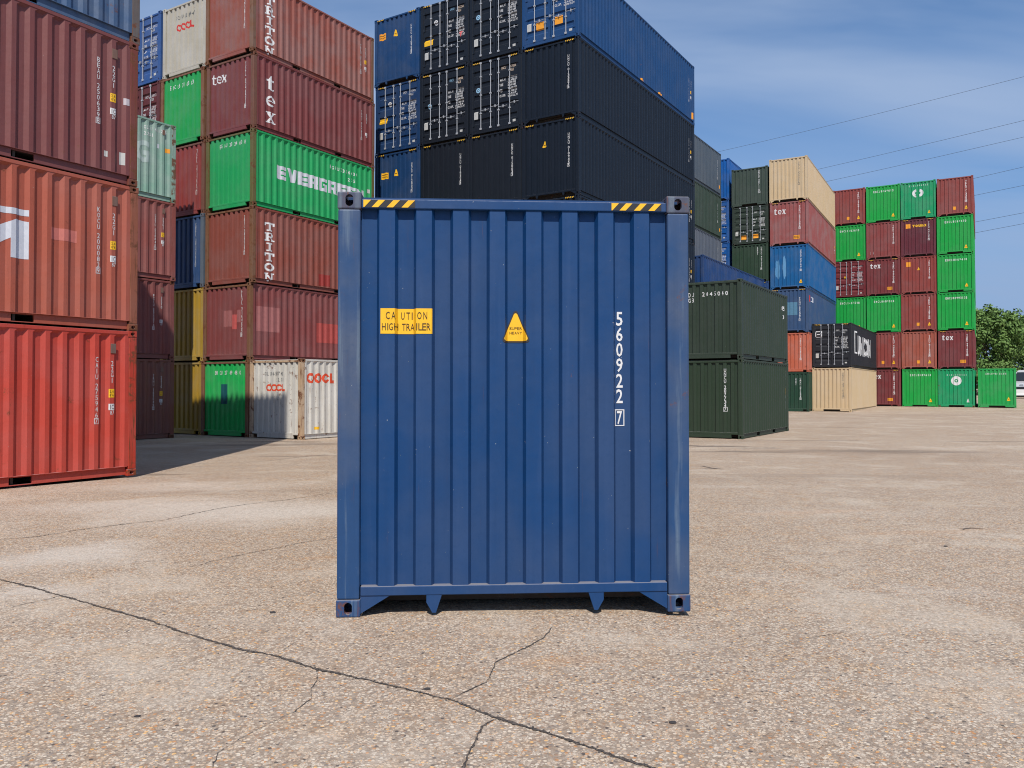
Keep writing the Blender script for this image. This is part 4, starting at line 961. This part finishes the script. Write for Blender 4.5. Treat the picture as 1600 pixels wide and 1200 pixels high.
cols = {
 4: [dict(col=TG, style='notch', label='teal green container with white disc on the ground, right wall of ends', rust=0.12, frame_rust=0.5, fade=0.4, marks=(M_cone(0.6, 2.36, 0.12, txt='EISU173161'), M_ink(emblem2, 'emblem', WHITE, 'end'), M_warn(1.98, 0.36, 0.18, 0.27, mat=WHITE))),
     tx('maroon container with white three letter word directly on the teal one with a disc', 'TGBU 4416028'),
     gr('green container above the maroon lettered one beside the tree, lowest of three greens', 'EMCU80993103'),
     gr('green container, middle of three greens stacked at the wall edge by the tree', 'EMCU8069410'),
     gr('green container right under the top right brown one of the far wall', 'EMCU8069430'),
     br('red brown container at the top right corner of the far wall', 'TRLU 7133028')],
 3: [gr('green container on the ground between maroon lettered and teal disc containers', 'EMCU8089613'),
     br('orange brown container directly above the green one on the ground, centre of wall', 'TGHU 8119204', (158, 84, 68)),
     br('red brown container in the wall, green to both sides, above an orange brown one', 'TRHU 4128702'),
     dict(col=(140, 64, 58), label='red brown container with yellow square and small triangle, under the yellow lettered one', rust=0.06, marks=(M_num('TRHU 4437218', 1.95, 2.55, 0.11, 0.08), M_rect(0.36, 2.12, 0.3, 0.36, ORG, 'end', 'caution_label'), M_warn(1.22, 1.82, 0.18, 0.22))),
     dict(col=(98, 42, 52), label='dark maroon container with yellow lettering, under the teal emblem one', rust=0.05, marks=(M_num('TOXU 4412023', 1.95, 2.6, 0.11, 0.08), M_rect(0.36, 2.2, 0.32, 0.34, ORG, 'end', 'logo_panel'), M_ink(touax, 'lettering', YEL, 'end'), M_hazard())),
     dict(col=TG, style='notch', label='teal green container with white two part emblem on the wall top', rust=0.05, marks=(M_cone(0.6, 2.5, 0.12, txt='EISU740412'), M_ink(emblem1, 'emblem', WHITE, 'end'), M_warn(1.98, 0.36, 0.18, 0.24)))],
 2: [tx('maroon container on the ground between the tan and the green container, word cut off', 'TGBU 4460153'),
     br('red brown container right of the black lettered side, above the maroon ground one', 'TRHU 4426007'),
     gr('green container above the red brown one, its roof under the maroon lettered one', 'EMCU8089328'),
     tx('maroon container with white three letter word high up right of the maroon doors', 'TGBU 4470098'),
     dict(col=(136, 66, 64), label='plain maroon container between the green one and the yellow lettered one', rust=0.06, marks=(M_num('TRHU 4439215', 1.95, 2.55, 0.11, 0.08), M_num('22', 0.28, 0.6, 0.1, 0.04, boxed=False), M_num('21', 0.5, 0.6, 0.1, 0.04, boxed=False))),
     gr('green container on the wall top between the brown and the teal emblem one', 'EMCU8069613')],
 1: [br('red brown container hidden behind the tan one at the wall foot', 'TRHU 4400017'),
     br('red brown container hidden behind the black doors in the wall', 'TRHU 4400230'),
     gr('green container half hidden by the black container, at the left of the wall', 'EMCU1407588'),
     dict(col=(112, 36, 42), end='door', label='dark red container doors with white bars at the left of the far wall', rust=0.04, marks=(M_doordata('441093', seed=6, round_mark=False), M_warn(0.9, 1.5, 0.2, 0.2, face='door'))),
     gr('green container over the dark red doors, left column of the wall', 'EMCU1403603'),
     br('red brown container at the top left of the far wall, behind the tan one', 'TRHU 4468112')]}
for c in (1, 2, 3, 4): stack(shift(s10, T30b, -(4 - c) * PT), T30b, G10, cols[c], L40, HC)
container(shift(s10, T30b, PT + .12, 0), T30b, yard_z(61), L40, HC, (30, 158, 76), 'green container standing alone on the ground at the right end of the wall', G10, rust=0.02, style='notch', marks=(M_cone(0.5, 2.42, 0.14, txt='EMCU9810608'), M_warn(1.95, 0.5, 0.22, 0.27)))
# ------------------------------------------------------------------ trees beyond the yard
def leaf_mat(name, a, b_):
    m, t, b = new_mat(name); g = N(t, 'ShaderNodeNewGeometry'); co = N(t, 'ShaderNodeTexCoord'); n = noi(t, co.outputs['Object'], 0.7, 3, 0.6)
    f = N(t, 'ShaderNodeMath', operation='ADD'); t.links.new(mul(t, g.outputs['Random Per Island'], 0.6), f.inputs[0]); t.links.new(mul(t, n.outputs['Fac'], 0.5), f.inputs[1])
    t.links.new(mixc(t, a, b_, f.outputs[0]), b.inputs['Base Color']); b.inputs['Roughness'].default_value = 0.6; b.inputs['Specular IOR Level'].default_value = 0.2
    b.inputs['Subsurface Weight'].default_value = 0.0
    b.inputs['Transmission Weight'].default_value = 0.0
    return m
BARK = flat((92, 78, 64), 0.9)
def tree_meshes(h, spread, seed, leaves=5200, leaf=0.22, base=0.12):
    rn = random.Random(seed); bm = bmesh.new(); tips = []
    def limb(p, d, ln, r, lev):
        q = p + d * ln; mid = p.lerp(q, 0.5) + Vector((rn.uniform(-1, 1), rn.uniform(-1, 1), 0)) * ln * 0.06
        cyl(bm, p, mid, r, r * 0.8, 7, False); cyl(bm, mid, q, r * 0.8, r * 0.55, 7, False)
        if lev == 0: tips.append((q, ln)); return
        for _ in range(rn.choice((3, 4, 4)) if lev > 1 else 3):
            nd = (d + Vector((rn.uniform(-1, 1), rn.uniform(-1, 1), rn.uniform(-0.25, 0.7))) * 0.85).normalized()
            limb(p.lerp(q, rn.uniform(0.55, 1.0)), nd, ln * rn.uniform(0.6, 0.8), r * 0.5, lev - 1)
        tips.append((q, ln))
    for k in range(3):
        limb(Vector((rn.uniform(-.2, .2), rn.uniform(-.2, .2), -0.1)), Vector((rn.uniform(-.45, .45), rn.uniform(-.45, .45), 1)).normalized(), h * 0.36, h * 0.022, 3)
    trunk = to_mesh(bm, 'trunk', True)
    cb = bmesh.new(); clumps = []
    for q, ln in tips: clumps.append((Vector((q.x * spread, q.y * spread, q.z)), max(0.55, ln * 0.5)))
    for _ in range(64):
        a = rn.uniform(0, 6.28); rr = h * 0.36 * spread * math.sqrt(rn.random()); clumps.append((Vector((rr * math.cos(a), rr * math.sin(a), rn.uniform(base, 0.62) * h)), rn.uniform(0.7, 1.3)))
    top = max(c.z for c, _ in clumps); k = (h - 0.6) / top
    for i in range(leaves):
        c, r = clumps[rn.randrange(len(clumps))]
        d = Vector((rn.gauss(0, 1), rn.gauss(0, 1), rn.gauss(0, 1))).normalized(); p = Vector((c.x, c.y, c.z * k)) + d * r * (0.45 + 0.62 * rn.random()); p.z = max(p.z, 0.15)
        nrm = (d + Vector((rn.uniform(-1, 1), rn.uniform(-1, 1), rn.uniform(-.3, 1.2)))).normalized(); a = nrm.orthogonal().normalized(); b = nrm.cross(a); s = leaf * rn.uniform(0.6, 1.5)
        t_ = rn.uniform(0, 6.28); a, b = a * math.cos(t_) + b * math.sin(t_), b * math.cos(t_) - a * math.sin(t_)
        cb.faces.new([cb.verts.new(p + a * s), cb.verts.new(p + b * s * 0.55), cb.verts.new(p - a * s), cb.verts.new(p - b * s * 0.55)])
    return trunk, to_mesh(cb, 'crown')
LEAF1 = leaf_mat('leaf_mid_green', (0.065, 0.13, 0.030), (0.175, 0.275, 0.075)); LEAF2 = leaf_mat('leaf_dark_green', (0.040, 0.095, 0.026), (0.11, 0.195, 0.052)); LEAF3 = leaf_mat('leaf_grey_green', (0.09, 0.14, 0.045), (0.18, 0.24, 0.08))
tm = [tree_meshes(9.6, 1.25, 11, 34000, 0.16, 0.04), tree_meshes(10.5, 1.3, 23, 28000, 0.18, 0.06), tree_meshes(4.2, 1.9, 5, 11000, 0.11, 0.05)]
def tree(kind, x, y, rz, sc, mat, label, name='leafy_tree', cat='tree', group='trees behind the far right wall'):
    r = empty(name, (x, y, ground_z(x, y)), rz); r.scale = sc
    link('trunk', tm[kind][0], BARK, r); link('crown', tm[kind][1], mat, r); tag(r, label, cat, group)
tree(0, 53.5, 92, 0.3, (1.0, 1.0, 1.05), LEAF1, 'olive green leafy tree right beside the edge of the far container wall')
tree(1, 66.5, 104, 1.3, (1.0, 1.0, 1.0), LEAF2, 'dark green tree behind and right of the olive green tree')
tree(0, 63.5, 95, 2.2, (0.95, 0.95, 0.70), LEAF1, 'lower mid green tree above the white van at the right edge')
tree(2, 50.2, 84.5, 0, (1.2, 1.0, 0.72), LEAF3, 'low grey green bush just above the lone green container', 'bush', 'bush', None)
tree(1, 80, 102, 4.0, (1, 1, 1.05), LEAF2, 'dark green tree just outside the right frame edge'); tree(0, 74, 96, 5.0, (1, 1, 0.95), LEAF1, 'mid green tree just outside the right frame edge')
tree(0, 44, 104, 4.4, (1.1, 1.1, 0.98), LEAF1, 'mid green tree hidden behind the far container wall')

# ------------------------------------------------------------------ white van and concrete barrier at the right edge
VW = paint((226, 228, 230), 0.0, 0.3, 0.15); GLASS = None
def glass():
    m, t, b = new_mat('tinted_window_glass'); b.inputs['Base Color'].default_value = (0.03, 0.035, 0.04, 1); b.inputs['Roughness'].default_value = 0.08; b.inputs['Specular IOR Level'].default_value = 0.7; return m
GLASS = glass(); RUB = flat((24, 24, 25), 0.8); PLA = flat((52, 54, 58), 0.6)
def van(x, y, rz, label):
    r = empty('white_van', (x, y, ground_z(x, y)), rz); tag(r, label, 'van')
    wd = 1.0
    prof = [(-2.75, 0.45), (2.65, 0.45), (2.72, 0.8), (2.6, 1.12), (1.75, 1.35), (1.15, 2.25), (0.8, 2.46), (-2.45, 2.5), (-2.7, 2.38)]
    bm = bmesh.new(); prism(bm, prof, 1, -wd, wd)
    es = [e for e in bm.edges if abs(e.verts[0].co.y - e.verts[1].co.y) < .01]
    bmesh.ops.bevel(bm, geom=es, offset=0.11, segments=4, affect='EDGES', profile=0.5); bmesh.ops.recalc_face_normals(bm, faces=bm.faces)
    body = link('body', to_mesh(bm, 'body'), VW, r)
    for s in (-1, 1):
        bm = bmesh.new(); prism(bm, [(0.2, 1.4), (1.45, 1.4), (0.98, 2.15), (0.2, 2.15)], 1, s * (wd - .01), s * (wd + .012)); link('side_window', to_mesh(bm, 'w'), GLASS, r)
        bm = bmesh.new(); prism(bm, [(-1.5, 1.4), (0.0, 1.4), (0.0, 2.15), (-1.5, 2.15)], 1, s * (wd - .01), s * (wd + .012)); link('side_window', to_mesh(bm, 'w'), GLASS, r)
        bm = bmesh.new(); prism(bm, [(-2.7, 0.46), (2.6, 0.46), (2.6, 0.72), (-2.7, 0.72)], 1, s * (wd - .01), s * (wd + .025)); link('sill_trim', to_mesh(bm, 's'), PLA, r)
        bm = bmesh.new(); box(bm, 2.55, 2.72, s * .62 - .2, s * .62 + .2, 0.86, 1.08, .04); link('headlight', to_mesh(bm, 'h'), flat((220, 225, 230), 0.15), r)
        bm = bmesh.new(); box(bm, -2.80, -2.70, s * .86 - .08, s * .86 + .08, 1.1, 1.7, .02); link('tail_light', to_mesh(bm, 't'), flat((170, 30, 28), 0.3), r)
        bm = bmesh.new(); box(bm, 1.15, 1.35, min(s * 1.02, s * 1.22), max(s * 1.02, s * 1.22), 1.42, 1.72, .03); link('wing_mirror', to_mesh(bm, 'mi'), PLA, r)
        for wx in (-1.75, 1.75):
            bm = bmesh.new(); cyl(bm, (wx, s * (wd - .24), .35), (wx, s * (wd + .03), .35), .35, n=24); w = link('wheel', to_mesh(bm, 'wheel'), RUB, r)
            bm = bmesh.new(); cyl(bm, (wx, s * (wd + .0), .35), (wx, s * (wd + .045), .35), .2, .16, 16); link('rim', to_mesh(bm, 'rim'), GALV, w)
    bm = bmesh.new(); vs = [bm.verts.new(p) for p in ((1.79, -.88, 1.39), (1.79, .88, 1.39), (1.21, .8, 2.22), (1.21, -.8, 2.22))]; bm.faces.new(vs)
    bmesh.ops.translate(bm, vec=(0.03, 0, 0.02), verts=bm.verts); bmesh.ops.solidify(bm, geom=bm.faces[:], thickness=0.02); link('windscreen', to_mesh(bm, 'ws'), GLASS, r)
    bm = bmesh.new(); box(bm, 2.5, 2.82, -.98, .98, .42, .78, .06); link('front_bumper', to_mesh(bm, 'fb'), PLA, r)
    bm = bmesh.new(); box(bm, -2.86, -2.68, -.98, .98, .42, .70, .04); link('rear_bumper', to_mesh(bm, 'rb'), PLA, r)
    for s in (-1, 1):
        bm = bmesh.new(); box(bm, -2.735, -2.705, min(s * .08, s * .78), max(s * .08, s * .78), 1.45, 2.15, .01); link('rear_window', to_mesh(bm, 'rw'), GLASS, r)
van(51.9, 81.6, R(205), 'white van cut off by the right edge, behind the low concrete barrier')
def barrier(x, y, rz, label):
    bm = bmesh.new(); prism(bm, [(-.30, 0), (.30, 0), (.28, .08), (.16, .22), (.11, .58), (-.11, .58), (-.16, .22), (-.28, .08)], 0, -1.5, 1.5)
    es = [e for e in bm.edges if e.calc_length() > 2]; bmesh.ops.bevel(bm, geom=es, offset=0.02, segments=2, affect='EDGES')
    o = link('concrete_barrier', to_mesh(bm, 'barrier'), paint((206, 204, 200), 0.05, 0.85, 0.6)); o.location = (x, y, ground_z(x, y)); o.rotation_euler = (0, 0, rz); tag(o, label, 'barrier', 'concrete barriers in front of the van')
barrier(48.9, 77.6, R(-6), 'low pale concrete barrier in front of the white van at the right edge')
barrier(52.0, 77.3, R(-6), 'pale concrete barrier next in line just outside the right edge')

# ------------------------------------------------------------------ overhead lines
def wire(y_l, x_l, y_r, label, sag=1.5):
    """runs away to the left; heights at photo columns give the real heights"""
    dirv = Vector((-1250, F, 0)).normalized(); p0 = Vector((800 / F * 100, 100, 0))
    z0 = EYE + (HY - y_r) / F * 100
    # distance along the wire at which it meets column x_l
    k = (x_l - 800) / F; t = (p0.x - k * p0.y) / (k * dirv.y - dirv.x); pl = p0 + dirv * t; zl = EYE + (HY - y_l) / F * pl.y
    bm = bmesh.new(); pts = []
    for i in range(41):
        s = -90 + i * 9.0; q = p0 + dirv * s; f = s / t; z = z0 + (zl - z0) * f + 0.00035 * (s * (s - t)); pts.append(Vector((q.x, q.y, z)))
    for a, b in zip(pts, pts[1:]): cyl(bm, a, b, 0.020, n=5, caps=False)
    o = link('power_line', to_mesh(bm, 'power_line'), flat((70, 74, 82), 0.6)); tag(o, label, 'power line', 'power lines across the sky')
wire(234, 1130, 118, 'highest power line, crossing the open sky well above the tan container')
wire(262, 1285, 187, 'second highest power line, ending behind the top tan container edge')
wire(281, 1300, 213, 'third power line, just below the pair passing the tan container')
wire(277, 1527, 260, 'power line leaving the top right corner of the far wall')
wire(304, 1527, 289, 'power line beside the upper part of the brown top right container')
wire(346, 1527, 332, 'power line beside the upper green container edge, higher of two close ones')
wire(363, 1527, 349, 'lowest power line, beside the upper green container of the far wall')
